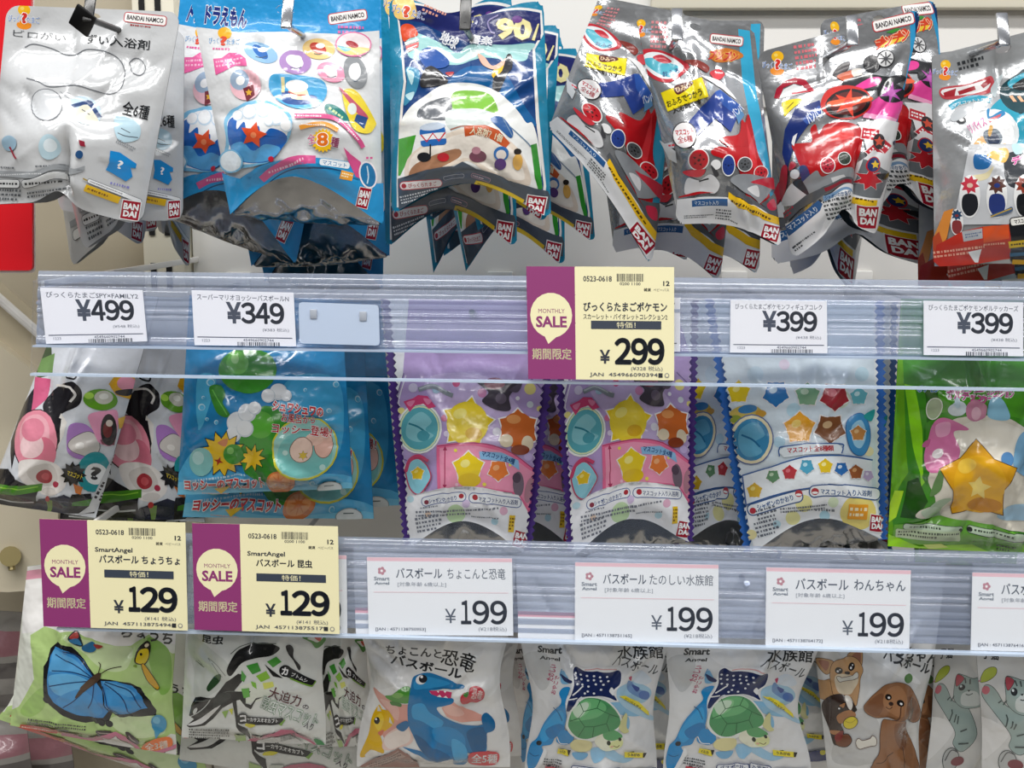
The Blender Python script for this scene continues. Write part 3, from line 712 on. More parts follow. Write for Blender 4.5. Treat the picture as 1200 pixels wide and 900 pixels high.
def draw_wheels():
    F(880, 0, 5)
    P('#2d8fc0', '930,60 985,70 975,300 960,560 900,760 830,690 905,480 935,300'); P('#0e2f5c', '960,70 1000,80 985,320 965,330')
    EGG(155, 375, 170, 2); MT('#d8707a', 318, 332, 120, 160, 5, -8, 5)
    NAMCO(835, 130, 240, 60, -13)
    P('#d0442c', '722,240 800,215 900,165 935,190 850,240 740,275'); P('#3f8f3c', '790,190 850,165 880,170 830,195'); P('#e7c23a', '740,285 800,240 930,205 900,235 800,270'); T('#d6452c', 'ブンブン', 830, 228, 200, 64, -18, b=.05, out='#f6e6c0', skew=.3)
    P('#b01a34', '135,575 150,520 200,475 260,455 320,470 365,525 340,535 300,500 250,490 190,515 165,580'); P('#eff0f1', '165,580 190,525 250,495 305,510 340,540', 0); MT('#fff', 240, 480, 150, 14, 1, -4, 4); L('#c63040', 10, '240,550 370,530')
    P('#ecd61c', '185,600 270,580 300,590 240,640 200,680 190,650', 1); L('#6a5a10', 5, '210,640 250,600')
    P('#1c2f70', '185,900 200,760 260,640 400,590 420,640 330,740 260,840 210,990', 0); P('#3557a4', '300,700 400,620 415,660 330,730'); T('#dfe6f2', 'バンバン', 372, 675, 100, 60, -30, b=.04, out='#27408c')
    P('#3a3438', '480,430 520,380 580,365 560,420 500,450', 1); P('#d66a4a', '500,450 560,420 640,405 640,450 560,480', 1); P('#e9e3da', '590,410 650,405 640,460 600,450', 1)
    E('#222327', 710, 375, 52, 52); E('#2a2b2f', 788, 345, 55, 50, -30); E('#d9dadb', 788, 345, 50, 42, -40)
    for k in range(8):
        a = math.radians(45*k); L('#3a3b3f', 7, [788, 345, 788+42*math.cos(a), 345+38*math.sin(a)], 0)
    E('#55565a', 788, 345, 12)
    P('#222428', '530,490 660,440 800,450 880,440 900,470 760,520 640,530', 1); P('#d8358e', '600,520 700,460 760,460 740,500 640,530', 1); P('#e0489a', '640,640 760,560 900,600 840,720 700,680', 0); P('#f3a6cb', '660,660 850,700 830,720 650,690')
    E('#26262a', 820, 545, 78, 58, 10); S('#a84aa0', 820, 545, 66, 6, .35, 10); E('#c46ab8', 820, 545, 22)
    P('#c32a26', '410,600 450,530 560,505 660,530 700,580 690,640 600,700 480,690 420,650', 1); E('#1f1a1c', 565, 610, 132, 82, -10); E('#5a2220', 565, 608, 108, 64, -10)
    S('#e0432a', 565, 608, 88, 5, .35, 15); P('#e8623c', '460,600 680,570 690,595 480,630', 1); E('#d33a26', 570, 605, 26, 22)
    P('#b3161c', '245,850 320,840 360,830 350,760 380,730 400,790 440,730 560,720 640,760 650,860 620,1000 560,1100 420,1080 300,990 260,900', 1); P('#cf2e2c', '440,760 560,745 600,800 520,830 430,830', 1)
    P('#e3e3e5', '250,800 275,780 255,860 240,840'); P('#e9eaec', '620,720 760,700 900,720 870,900 840,1000 760,980 680,960 660,820 640,760'); 
    for x, y, t in ((690, 790, -20), (760, 850, 10), (720, 900, 15)): R('#c42838', x, y, 90, 62, 30+t, line='#f1e6e6', lw=4); MT('#fff', x, y, 70, 40, 2, 30+t, int(x))
    E('#3a3034', 740, 830, 34, 44); S('#d8523a', 740, 830, 30); P('#24335c', '820,830 880,810 890,850 840,860', 1)
    F(880, 160, 5)
    disc('#b32a3c', 448, 170, 40, '#5a1420'); disc('#3c463e', 545, 130, 32, '#1a1f1c'); P('#39406e', '285,190 330,180 365,290 330,310', 1)
    P('#8c9094', '290,290 340,340 420,300 560,240 600,250 590,180 520,190 420,230 380,200', 1); P('#c9cacc', '470,240 540,220 560,250 480,270'); P('#a8283a', '190,180 220,180 215,300 180,400 175,300', 1); E('#d9dadc', 262, 220, 26); P('#cfd0d2', '250,270 330,330 340,360 250,400 190,390', 1); P('#3a3a3e', '250,270 300,250 350,340 320,330', 1); P('#b03040', '240,150 270,170 230,200', 1)
    P('#55585d', '170,470 330,340 430,290 590,240 600,300 440,330 300,420 180,540'); P('#8a2030', '430,300 580,250 585,275 440,320'); P('#e9eaec', '165,520 240,500 430,370 470,330 600,285 620,320 640,560 700,600 300,760 180,640')
    MT('#b03040', 225, 445, 80, 40, 2, -38, 3)
    P('#2a5c94', '205,530 400,370 425,390 412,430 235,580'); T('#e4eef6', 'マスコット入り', 312, 478, 200, 34, -37, b=.03)
    P('#7a9cc0', '425,345 580,305 590,330 430,380'); T('#27507f', 'シャボンのかおり', 505, 340, 140, 22, -13, b=.03)
    MT('#4a4e52', 510, 410, 150, 120, 5, -14, 4); MT('#4a4e52', 330, 590, 170, 18, 1, -38, 5); MT('#4a4e52', 285, 640, 60, 40, 2, -38, 6)
    P('#e9eaec', '600,310 640,150 700,80 850,140 830,230 740,560 660,600 600,560', 0); P('#70757a', '615,330 640,240 660,130 760,190 800,210 740,360', 0)
    S('#c62a34', 690, 250, 66, 7, .55, line='#f0f0f0'); E('#2b3a6c', 706, 165, 30, 40, 10, line='#c62a34', lw=6); S('#f0c52e', 715, 165, 24); P('#2a2a2e', '720,220 790,215 770,250 730,240', 1)
    P('#eac01e', '600,335 725,370 720,405 598,370'); MT('#5a4210', 662, 370, 100, 18, 1, 15, 5)
    BANDAI(674, 465, 100, 128, 8)
def draw_mask():
    F(1060, 20, 5.63)
    EGG(268, 355, 160, 4); MT('#34373a', 440, 305, 180, 70, 2, -14, 5, .7)
    P('#b8444c', '240,470 420,440 530,400 580,390 600,440 560,500 420,530 260,540', 1); P('#e9e6e6', '250,480 400,455 520,420 570,420 540,480 420,510 270,520', 1); P('#a32630', '255,500 340,470 330,520 265,530'); P('#a32630', '350,490 460,455 470,480 360,515'); P('#a32630', '500,450 560,400 575,430 520,470')
    P('#b9c4c8', '570,470 660,370 640,440 600,530', 1)
    L('#2f9cba', 40, '300,600 360,560 460,535 570,550'); T('#e9f4f6', 'マスコット入浴剤', 440, 556, 250, 26, -8, b=.03, arc=14)
    E('#2a2c30', 372, 680, 34, 26); E('#d9dadb', 375, 680, 16, 12); P('#b7bcc0', '300,660 360,600 460,570 420,640 330,690', 1)
    P('#1f93ad', '560,620 640,540 700,560 760,640 800,640 800,820 720,900 680,760 640,680', 1); P('#123c44', '640,500 660,440 740,380 800,360 800,620 700,610 650,560', 1); P('#2aa3bd', '690,430 760,380 800,370 800,420 720,470', 1); P('#14161a', '720,450 800,400 800,480 740,480', 1); P('#eeb088', '700,520 720,518 745,560 725,560'); P('#eeb088', '745,525 765,522 790,560 770,562')
    E('#d7dcde', 590, 760, 160, 150, 10); P('#e8e9ea', '430,820 500,700 640,640 700,720 690,860 560,950 440,920', 1); P('#2d7fb0', '540,620 560,610 560,660 640,620 660,650 560,690', 1)
    T('#c8609a', 'リバイス', 475, 715, 120, 60, -28, b=.04, out='#f1f1f1'); P('#c2555e', '540,680 640,640 630,660 560,700')
    P('#e0b27c', '440,850 500,790 540,820 480,880', 1); P('#6f7c88', '520,760 600,740 640,800 600,860 530,830', 1); P('#20304c', '540,790 600,770 620,830 560,850', 1); P('#efc45c', '620,870 660,840 720,930 640,910', 1); P('#1c1e22', '470,900 540,850 600,840 560,890', 1); P('#d3a24a', '560,720 580,730 560,790 545,770', 1)
    F(1060, 170, 5.143)
    P('#c9ccd0', '380,0 480,0 620,0 720,0 720,480 300,480 330,300', 0)
    P('#30343a', '590,70 720,60 720,240 620,240', 1); P('#2a6aa6', '410,60 500,80 490,140 420,140', 1); P('#e3b25a', '480,70 520,40 600,20 620,60 590,110 520,90', 1); P('#d9cfa8', '390,190 480,170 520,130 500,200 420,220', 1); P('#bfe2e8', '640,0 720,0 720,40 660,60', 1)
    T('#d0489a', 'デザ', 690, 90, 100, 46, -12, b=.05, out='#f6eef2')
    for x, y, c, c2 in ((395, 240, '#c2384a', '#24262c'), (555, 240, '#5a3a34', '#2a3a78'), (715, 240, '#8a3a2a', '#1c1e22'), (320, 420, '#2a4a6a', '#8a3a3a')):
        k = .62 if x == 320 else 1
        E('#eceded', x, y+70*k, 62*k, 130*k); S(c, x, y, 58*k, 8, .62, 10); E('#d9b9a8' if x == 395 else c2, x, y+4, 18*k, 14*k); P(c2, [x-34*k, y+60*k, x+34*k, y+60*k, x+50*k, y+130*k, x+20*k, y+180*k, x-20*k, y+180*k, x-46*k, y+130*k], 1)
    P('#50627c', '520,420 600,390 640,370 640,400 560,430', 1); L('#c9a43a', 6, '520,430 640,380', 0)
    P('#d98a3c', '245,400 300,380 260,560 200,660 165,640 180,560', 0); P('#b84a2a', '175,560 215,520 240,600 200,690 160,660', 0)
    P('#b83226', '200,600 350,520 475,490 625,475 630,680 440,715 220,735 180,700', 0); P('#d0532a', '475,490 625,478 628,560 475,585'); P('#a9acb0', '350,520 470,500 472,560 360,580'); MT('#e2a890', 330, 640, 300, 50, 2, -8, 5); MT('#e2a890', 545, 590, 140, 20, 1, -4, 6); P('#eceded', '385,640 465,620 445,705 425,705'); MT('#5a6a8a', 415, 540, 90, 30, 2, -10, 8)
    P('#1c1e22', '625,470 760,430 760,720 632,690'); R('#f0efe9', 690, 455, 110, 44, -8, 12, line='#111', lw=6); T('#222', 'マスコット', 700, 455, 90, 24, -8, b=.03); R('#e7c21e', 690, 588, 130, 38, -6); MT('#4a3a08', 690, 588, 110, 20, 1, -6, 3); R('#3a6a8a', 690, 650, 120, 22, -4); R('#c99a24', 700, 705, 110, 36, 4)
def draw_capsule():
    F(0, 410, 4.5)
    P('#4a5a38', '150,-300 260,-300 250,140 200,150 180,130'); P('#7aa05a', '190,60 280,20 260,140 195,140')
    P('#26232a', '60,480 120,290 185,190 200,220 165,330 110,460 80,620'); P('#d9628a', '185,140 250,160 240,260 165,330', 0)
    # ribbon swirl and flower in black, pink and white (plain shapes)
    P('#1d1b20', '260,230 330,180 400,165 435,220 420,290 340,330 300,380 260,360 220,300', 1); P('#ece8e2', '330,330 360,380 340,450 290,560 280,430', 0); L('#ece8e2', 12, '290,190 370,190 405,230 380,270'); L('#1d1b20', 10, '350,130 400,150 420,120', 1)
    P('#1d1b20', '270,340 330,360 320,480 280,560 260,440', 0)
    E('#ee93a6', 195, 470, 112, 152, 0, line='#2a2226', lw=5); E('#f6b3bf', 190, 440, 80, 100); E('#e37a92', 240, 540, 60, 84); E('#f9d3d6', 178, 500, 60, 66); E('#e88aa0', 180, 420, 60, 60)
    P('#efe9e4', '120,590 180,570 300,600 350,680 330,740 240,770 150,700', 1); P('#d9d2cc', '165,620 270,600 310,680 260,720 190,700', 1); E('#a8343c', 238, 668, 42, 38); E('#c8545a', 240, 668, 22, 20); E('#b0304a', 300, 705, 16); E('#d9d2cc', 262, 745, 44, 20)
    P('#1c1a1e', '-80,640 60,620 140,690 200,740 180,860 -80,860', 0); P('#4b8a24', '-60,705 60,700 220,705 215,745 60,755 -60,750', 0); L('#8ac43c', 6, '-20,720 60,715 120,725 200,720'); L('#d4d8d8', 7, '-20,775 80,795 180,800', 1); P('#23253a', '150,850 200,790 340,760 380,780 370,860', 0); P('#7a9a4a', '240,790 280,790 270,850 250,850'); E('#c03a3a', 250, 785, 14)
    P('#17151a', '380,760 480,755 500,860 360,860', 0); P('#3f7a22', '385,800 500,780 480,820 380,820')
    E('#5f9a22', 530, 262, 90, 56, 5); E('#a9d850', 470, 240, 24, 18); E('#c9c8ba', 545, 250, 50, 36); E('#e6e6dc', 545, 245, 26, 16)
    P('#d9a420', '570,180 600,140 705,130 712,170 695,265 610,235', 0); E('#d990a4', 665, 175, 50, 36); P('#2a2426', '610,215 700,205 680,240 620,235', 1)
    P('#b17fc8', '370,400 440,385 500,440 520,540 440,575 360,530', 1); P('#d8d2cc', '365,490 400,455 470,430 520,470 520,530 470,560 380,520', 1, line='#4a444a', lw=3); E('#f0ece6', 430, 500, 24, 16)
    P('#ef9fc0', '470,340 560,320 620,330 600,490 530,490 480,400', 1); P('#8a4a5a', '530,470 605,470 600,500 540,495'); E('#2a2226', 572, 420, 42, 84, 0); E('#7a2a2c', 565, 420, 24, 42); E('#e8d9cc', 575, 385, 18, 18)
    E('#22949c', 495, 640, 84, 108, 10); E('#eceeee', 505, 650, 58, 58); T('#2a2a2c', '?', 505, 648, 34, 62, 8, b=.05)
    S('#17151a', 390, 650, 68, 11, .7); T('#e9cf3a', 'マスコット', 398, 655, 80, 26, 18, b=.03)
    P('#c6702c', '390,700 440,720 430,760 400,750', 0)
    P('#c8cacc', '600,540 640,520 560,740 500,850 410,865 470,820', 0); P('#e0a23a', '585,650 650,665 630,715 575,690'); MT('#3a3436', 570, 760, 100, 130, 5, -62, 5); P('#e8b64a', '620,360 660,345 650,400 625,415')
    MT('#444', 625, 590, 60, 90, 4, -70, 8)
def draw_splash():
    F(200, 430, 4.444)
    P('#1d86bd', '60,-420 980,-420 1000,700 0,720'); 
    P('#4fb4dc', '140,60 230,50 200,200 140,330', 1); P('#43a8d6', '620,60 860,60 900,300 850,480 700,420 560,250', 1); P('#58b9e6', '40,560 150,420 300,520 420,560 900,560 960,660 500,690 30,670', 1); P('#7fd0f0', '40,600 200,620 500,640 900,600 950,640 500,665 40,660', 1)
    for x, y, r in ((160, 210, 18), (185, 275, 10), (235, 290, 12), (205, 80, 20), (860, 90, 16), (370, 90, 12), (820, 230, 14), (170, 160, 9), (700, 120, 10), (740, 600, 14)): E('#bfe8f6', x, y, r); E('#5fbbe2', x+2, y+2, r*.75)
    # green balloons, leaves, foam and an orange slice (plain shapes)
    E('#3f9a2c', 400, 20, 150, 120, 0); E('#6cc04a', 350, -20, 60, 60); E('#a5dc84', 335, -40, 22, 26)
    P('#3c8e2a', '200,110 255,100 280,150 270,190 310,250 280,262 235,230', 1); L('#6cc04a', 5, '215,120 250,180 295,250')
    E('#3c9a2c', 490, 400, 130, 200, 6); E('#5fb53c', 470, 300, 70, 70, 6); E('#2f7f22', 520, 520, 80, 70)
    for x, y, r in ((350, 290, 56), (400, 240, 48), (330, 350, 40), (440, 215, 34), (390, 320, 44), (560, 130, 44), (510, 150, 36), (600, 150, 30)): E('#d5dde2', x, y, r); E('#eff2f3', x-3, y-4, r*.88)
    E('#e07a34', 580, 590, 78, 62, -20); E('#f0a060', 575, 585, 60, 46, -20); S('#e07a34', 575, 585, 50, 8, .3)
    S('#f4c81c', 275, 450, 115, 13, .68, 10, line='#22201c', lw=5); S('#f4c81c', 430, 470, 70, 9, .5, 10, line='#22201c', lw=4); E('#3f9a2c', 330, 450, 52, 52); E('#8acc6a', 315, 432, 18, 18); S('#b0301c', 255, 487, 26, 4, .35, 20); E('#8fd0cc', 165, 490, 62, 76); E('#b9e4e0', 150, 470, 30, 36); P('#d98a5a', '250,390 300,370 290,410', 1)
    E('#9fd6cc', 700, 420, 160, 150, 0, line='#d8d23a', lw=9); E('#7cc6c0', 700, 450, 140, 116); E('#c4e8e0', 640, 330, 20); E('#c4e8e0', 600, 440, 14); E('#c4e8e0', 790, 520, 16)
    E('#f0c0ae', 790, 400, 48, 70, -6, line='#7a4a40', lw=3); E('#f3cbb8', 740, 380, 46, 30, 0); E('#f6d6c4', 680, 430, 56, 60, 0, line='#7a4a40', lw=3); S('#e3c22e', 690, 455, 24, 6, .5, line='#6a5a1a', lw=2)
    T('#d0242e', 'シュワシュワの', 660, 218, 255, 46, 8, b=.045, out='#fff', ob=.06); T('#d0242e', 'お風呂から', 660, 272, 165, 44, 8, b=.02, out='#fff', ob=.05); T('#d0242e', 'ヨッシー登場！', 680, 330, 300, 50, 6, b=.02, out='#fff', ob=.05)
    MT('#b8d8ea', 270, 570, 330, 20, 1, -7, 6); T('#d0242e', 'ヨッシーのマスコット', 285, 603, 410, 44, -2, b=.045, out='#fff', ob=.06); P('#f4c81c', '230,622 310,612 265,652', 0)
    E('#dfe6e4', 830, 625, 62, 34, 0, line='#9aa8aa', lw=4); L('#5a6a6c', 5, '800,610 850,608', 0)
    MT('#e4b4a8', 260, 650, 180, 12, 1, 2, 9)
def dots(spec):
    for x, y, r, c in spec: E(c, x, y, r)
def blobfig(x, y, s, c, c2, n=0):
    """small rounded bath toy: a plain five-lobed shape"""
    S(c, x, y, s, 5, .72, 36*n, line='#f4f0ee', lw=s*.06); E(c, x, y, s*.78, s*.8); E(c2, x-s*.2, y-s*.25, s*.3, s*.24, -20)
def draw_lilac():
    F(450, 430, 4.09)
    P('#b7a0d2', '90,40 120,-330 700,-330 800,60 805,260 780,420 735,500 700,720 620,680 640,610 200,600 160,540 70,420 50,250', 0); L('#7c6a9c', 6, '95,30 60,160 55,280 80,420 110,450'); L('#7c6a9c', 6, '690,40 770,130 800,260 785,410 740,490 700,700'); L('#f1eef4', 5, '105,40 72,160 68,290 90,410')
    P('#c9b6de', '200,60 500,50 700,300 500,380 300,240', 1)
    dots(((345, 80, 18, '#d8608c'), (700, 105, 28, '#ecdf8c'), (745, 200, 14, '#ecdf8c'), (700, 180, 16, '#dfe6ee'), (540, 310, 20, '#e9e6f0'), (350, 215, 26, '#c8d8ec'), (290, 245, 16, '#de7a9c'), (470, 125, 22, '#cf88b4'), (765, 380, 28, '#d8568c'), (230, 85, 12, '#d9c6ec'), (85, 210, 16, '#ece28c'), (590, 430, 14, '#ecdf8c'), (300, 320, 14, '#e2d6ee'), (140, 100, 22, '#d8d0e8'), (690, 430, 20, '#c9b6e4'), (640, 150, 10, '#f2f0f6'), (310, 130, 12, '#efe8f4'), (250, 110, 20, '#a8c6d8')))
    L('#8a9298', 22, '165,110 230,95 300,130 330,140'); L('#b9c0c4', 8, '170,105 230,90 300,122')
    E('#3f9aaa', 172, 295, 98, 112, 5, line='#f2f4f0', lw=9); E('#d9e6b8', 172, 295, 96, 110, 5); E('#5aaab6', 172, 295, 88, 102, 5); P('#86c6ce', '120,260 180,215 230,260 200,300 240,330 170,360 110,330', 1); L('#2f7f90', 9, '120,270 170,290 220,330'); E('#4a9aa8', 190, 330, 30, 26)
    P('#d8487a', '95,165 140,150 165,135 210,140 250,190 215,200 190,175 150,185 125,215', 0); P('#ee8ab0', '110,170 150,160 130,190', 1); P('#ee8ab0', '190,150 230,160 210,180', 1); E('#d8487a', 172, 160, 20)
    P('#463f4a', '445,70 560,60 650,75 600,140 605,205 540,205 470,165 500,120', 1); E('#8a4a5a', 530, 80, 50, 28); E('#6a5f70', 560, 150, 26); P('#5a5060', '600,110 660,75 640,120', 1)
    S('#f0d022', 400, 270, 128, 5, .62, 10, line='#f6f4f2', lw=6); E('#f3d836', 400, 270, 100, 104); E('#f9ea7a', 365, 225, 34, 24, -20); E('#e2b31c', 430, 320, 40, 30); 
    S('#d0682a', 640, 300, 100, 6, .72, 0, line='#f6f4f2', lw=6); E('#cf6a2a', 640, 300, 80, 84); E('#e8d9bc', 585, 352, 32, 30); E('#e8d9bc', 685, 365, 28, 36); E('#e59a5a', 620, 250, 34, 22); E('#8a3a1a', 650, 395, 44, 26)
    P('#e9709a', '255,375 430,360 580,390 735,500 700,712 650,690 610,600 420,585 260,595', 0); L('#b0406a', 5, '258,380 430,365 575,393 728,498'); P('#f09ab8', '270,390 420,376 560,402 715,505 690,670 640,600 420,572 275,580', 0)
    L('#b03a62', 5, '295,390 295,575', 0); P('#b03a62', '285,400 295,378 305,400'); P('#b03a62', '285,562 295,582 305,562')
    blobfig(405, 480, 76, '#efd22a', '#f8ec8a'); E('#e6c322', 410, 540, 54, 34); blobfig(545, 495, 52, '#e8803c', '#f4b07a', 1); E('#7a6a78', 640, 560, 26, 60); E('#c08a9a', 690, 590, 20, 60, 10); E('#5a4a5a', 632, 530, 20, 24)
    dots(((345, 400, 8, '#f2e25c'), (480, 560, 9, '#f2e25c'), (600, 470, 7, '#f2e25c'), (350, 560, 8, '#f4c6d8')))
    P('#8fbfe6', '455,405 560,408 640,450 645,495 590,460 460,440', 0); T('#27508a', 'マスコット全4種', 545, 432, 160, 28, 16, b=.03, arc=3)
    P('#8fd0e0', '115,480 170,440 225,510 210,560 170,605 130,570', 1, line='#c0486a', lw=6); L('#c8486e', 16, '110,500 130,445 170,425 215,450', 1); blobfig(165, 510, 34, '#e9c62a', '#f4e27a', 2)
    P('#f2f3f6', '110,620 420,588 640,612 700,722 690,900 110,900', 0)
    dots(((345, 700, 46, '#c9e4b4'), (570, 685, 20, '#e5b6cc'), (530, 735, 18, '#b6dcea'), (215, 700, 14, '#f0d6c0'), (135, 630, 16, '#bfe0ea'), (395, 650, 18, '#d9c6e6')))
    R('#edf0f4', 290, 630, 205, 40, -8, 18, line='#6a7aa8', lw=4); T('#2f4a80', 'シャボンのかおり', 285, 632, 130, 22, -8, b=.02); E('#b0343e', 372, 615, 12); E('#8a3a4a', 210, 645, 11)
    R('#edf0f4', 530, 635, 240, 42, 7, 18, line='#6a7aa8', lw=4); T('#2f4a80', 'マスコット入り入浴剤', 545, 636, 180, 24, 7, b=.02); E('#b0343e', 438, 620, 14)
    MT('#7a7f8a', 240, 665, 120, 12, 1, -8, 4); MT('#7a7f8a', 350, 690, 380, 34, 2, -3, 5); MT('#7a7f8a', 215, 745, 110, 80, 4, -10, 6); MT('#7a7f8a', 505, 715, 170, 12, 1, 4, 7)
    R('#e9c22a', 608, 745, 26, 80, 4); MT('#7a5a10', 608, 745, 20, 64, 4, 4, 3)
    BANDAI(650, 820, 66, 78, 14)
def draw_ice():
    F(800, 410, 3.53)
    P('#dbe9f2', '130,-250 790,-250 800,560 830,760 280,830 200,480', 0)
    dots(((300, 100, 34, '#cfe4f0'), (460, 250, 30, '#bfe0ee'), (650, 200, 40, '#d6e6d2'), (740, 100, 30, '#c6e2ee'), (420, 60, 22, '#eadff0'), (700, 330, 24, '#cfe0f0'), (190, 180, 20, '#c9e0ee'), (560, 330, 26, '#d8ecf4'), (770, 420, 20, '#f0e6b8'), (400, 380, 24, '#b6d8ea')))
    for x, y, r, c, c2, n in ((232, 175, 50, '#ecd028', '#f6e88a', 0), (385, 180, 58, '#2f78b8', '#cfe4f2', 1), (515, 185, 52, '#7fae8a', '#c4dcc2', 0), (625, 190, 62, '#a8303a', '#d8707a', 1), (725, 190, 40, '#6ab6c4', '#c6e6ea', 0), (485, 325, 70, '#efa822', '#f8d46a', 0), (610, 325, 66, '#84512e', '#d8b68a', 1)): blobfig(x, y, r, c, c2, n)
    P('#c8b25a', '190,270 230,235 300,230 340,270 300,290 220,310', 1); E('#3d7fb4', 270, 245, 40, 18, -8); E('#8a9a3a', 220, 285, 26, 16); E('#c99a3a', 325, 262, 22, 14)
    E('#5a6fa0', 285, 370, 92, 104, 8); E('#ece2bc', 285, 370, 87, 99, 8); E('#3a88b4', 285, 370, 74, 86, 8); P('#62a8c8', '240,330 300,300 340,350 300,380 330,420 270,440 235,400', 1); L('#256a96', 8, '245,350 290,370 320,400')
    P('#3f8fc6', '675,310 700,275 740,265 768,320 768,390 740,435 700,420 680,370', 1, line='#2a6aa8', lw=3); P('#9fd0ea', '695,320 735,290 755,350 735,405 705,390', 1); blobfig(722, 345, 34, '#c98a4a', '#e8c08a'); P('#2aa0a0', '745,270 790,245 780,290 760,290', 1)
    P('#eaf1f6', '250,520 400,470 520,445 660,440 780,455 778,590 640,565 500,575 380,600 265,640', 0); L('#3a62a0', 6, '250,518 400,470 520,442 660,437 782,455', 1); L('#3a62a0', 6, '265,640 380,600 500,573 640,562 780,592', 1); L('#3a62a0', 6, '250,518 266,640', 0)
    P('#e8f1f6', '395,420 420,400 640,390 660,410 655,430 420,445', 0); L('#3a62a0', 5, '400,440 400,410 430,398 640,388 660,405 655,428', 1); T('#d0343e', 'マスコット全8種類', 528, 412, 190, 24, -3, b=.035)
    for x, y, r, c, c2, n in ((300, 580, 34, '#d8b02a', '#efdc7a', 0), (375, 520, 30, '#5a8a62', '#b4ccae', 1), (443, 505, 32, '#b8303c', '#d8707a', 0), (513, 482, 32, '#4fa0c0', '#b6dcea', 1), (588, 480, 32, '#e2c22a', '#f4ea9a', 0), (652, 490, 30, '#2f6cb0', '#cfe0f0', 1), (712, 505, 32, '#9a5a34', '#cf9a6a', 0), (762, 520, 24, '#b9a6cc', '#e0d6ea', 1)): blobfig(x, y, r, c, c2, n)
    P('#f1f4f6', '265,650 400,605 640,570 790,605 820,780 300,830', 0)
    dots(((500, 630, 34, '#ece8a0'), (455, 690, 30, '#f0eca8'), (585, 680, 22, '#b4dcea'), (540, 715, 18, '#a6d4e6'), (720, 670, 72, '#ecd97a'), (620, 625, 20, '#dcecc8'), (390, 715, 16, '#c0e0ea'), (290, 760, 20, '#f0e6a8')))
    R('#eef3f6', 385, 630, 225, 42, -17, 18, line='#35598f', lw=5); T('#2f5c94', 'シャボンのかおり', 385, 628, 150, 24, -17, b=.03); E('#b8303c', 295, 662, 13); E('#b8303c', 480, 590, 15); E('#fff', 480, 595, 12, 5)
    R('#eef3f6', 665, 588, 280, 44, 3, 18, line='#35598f', lw=5); T('#2f5c94', 'マスコット入り入浴剤', 670, 587, 205, 24, 3, b=.03); E('#b8303c', 545, 582, 15); E('#fff', 545, 587, 12, 5)
    MT('#6a707a', 350, 670, 80, 50, 3, -16, 4); MT('#6a707a', 500, 650, 190, 24, 2, -6, 5); MT('#6a707a', 350, 730, 90, 70, 4, -16, 7); MT('#6a707a', 590, 655, 90, 18, 1, 2, 9)
    R('#f0a21e', 718, 665, 78, 60, 4); MT('#fff0c0', 718, 665, 66, 44, 2, 4, 5)
    BANDAI(795, 712, 54, 68, 5)
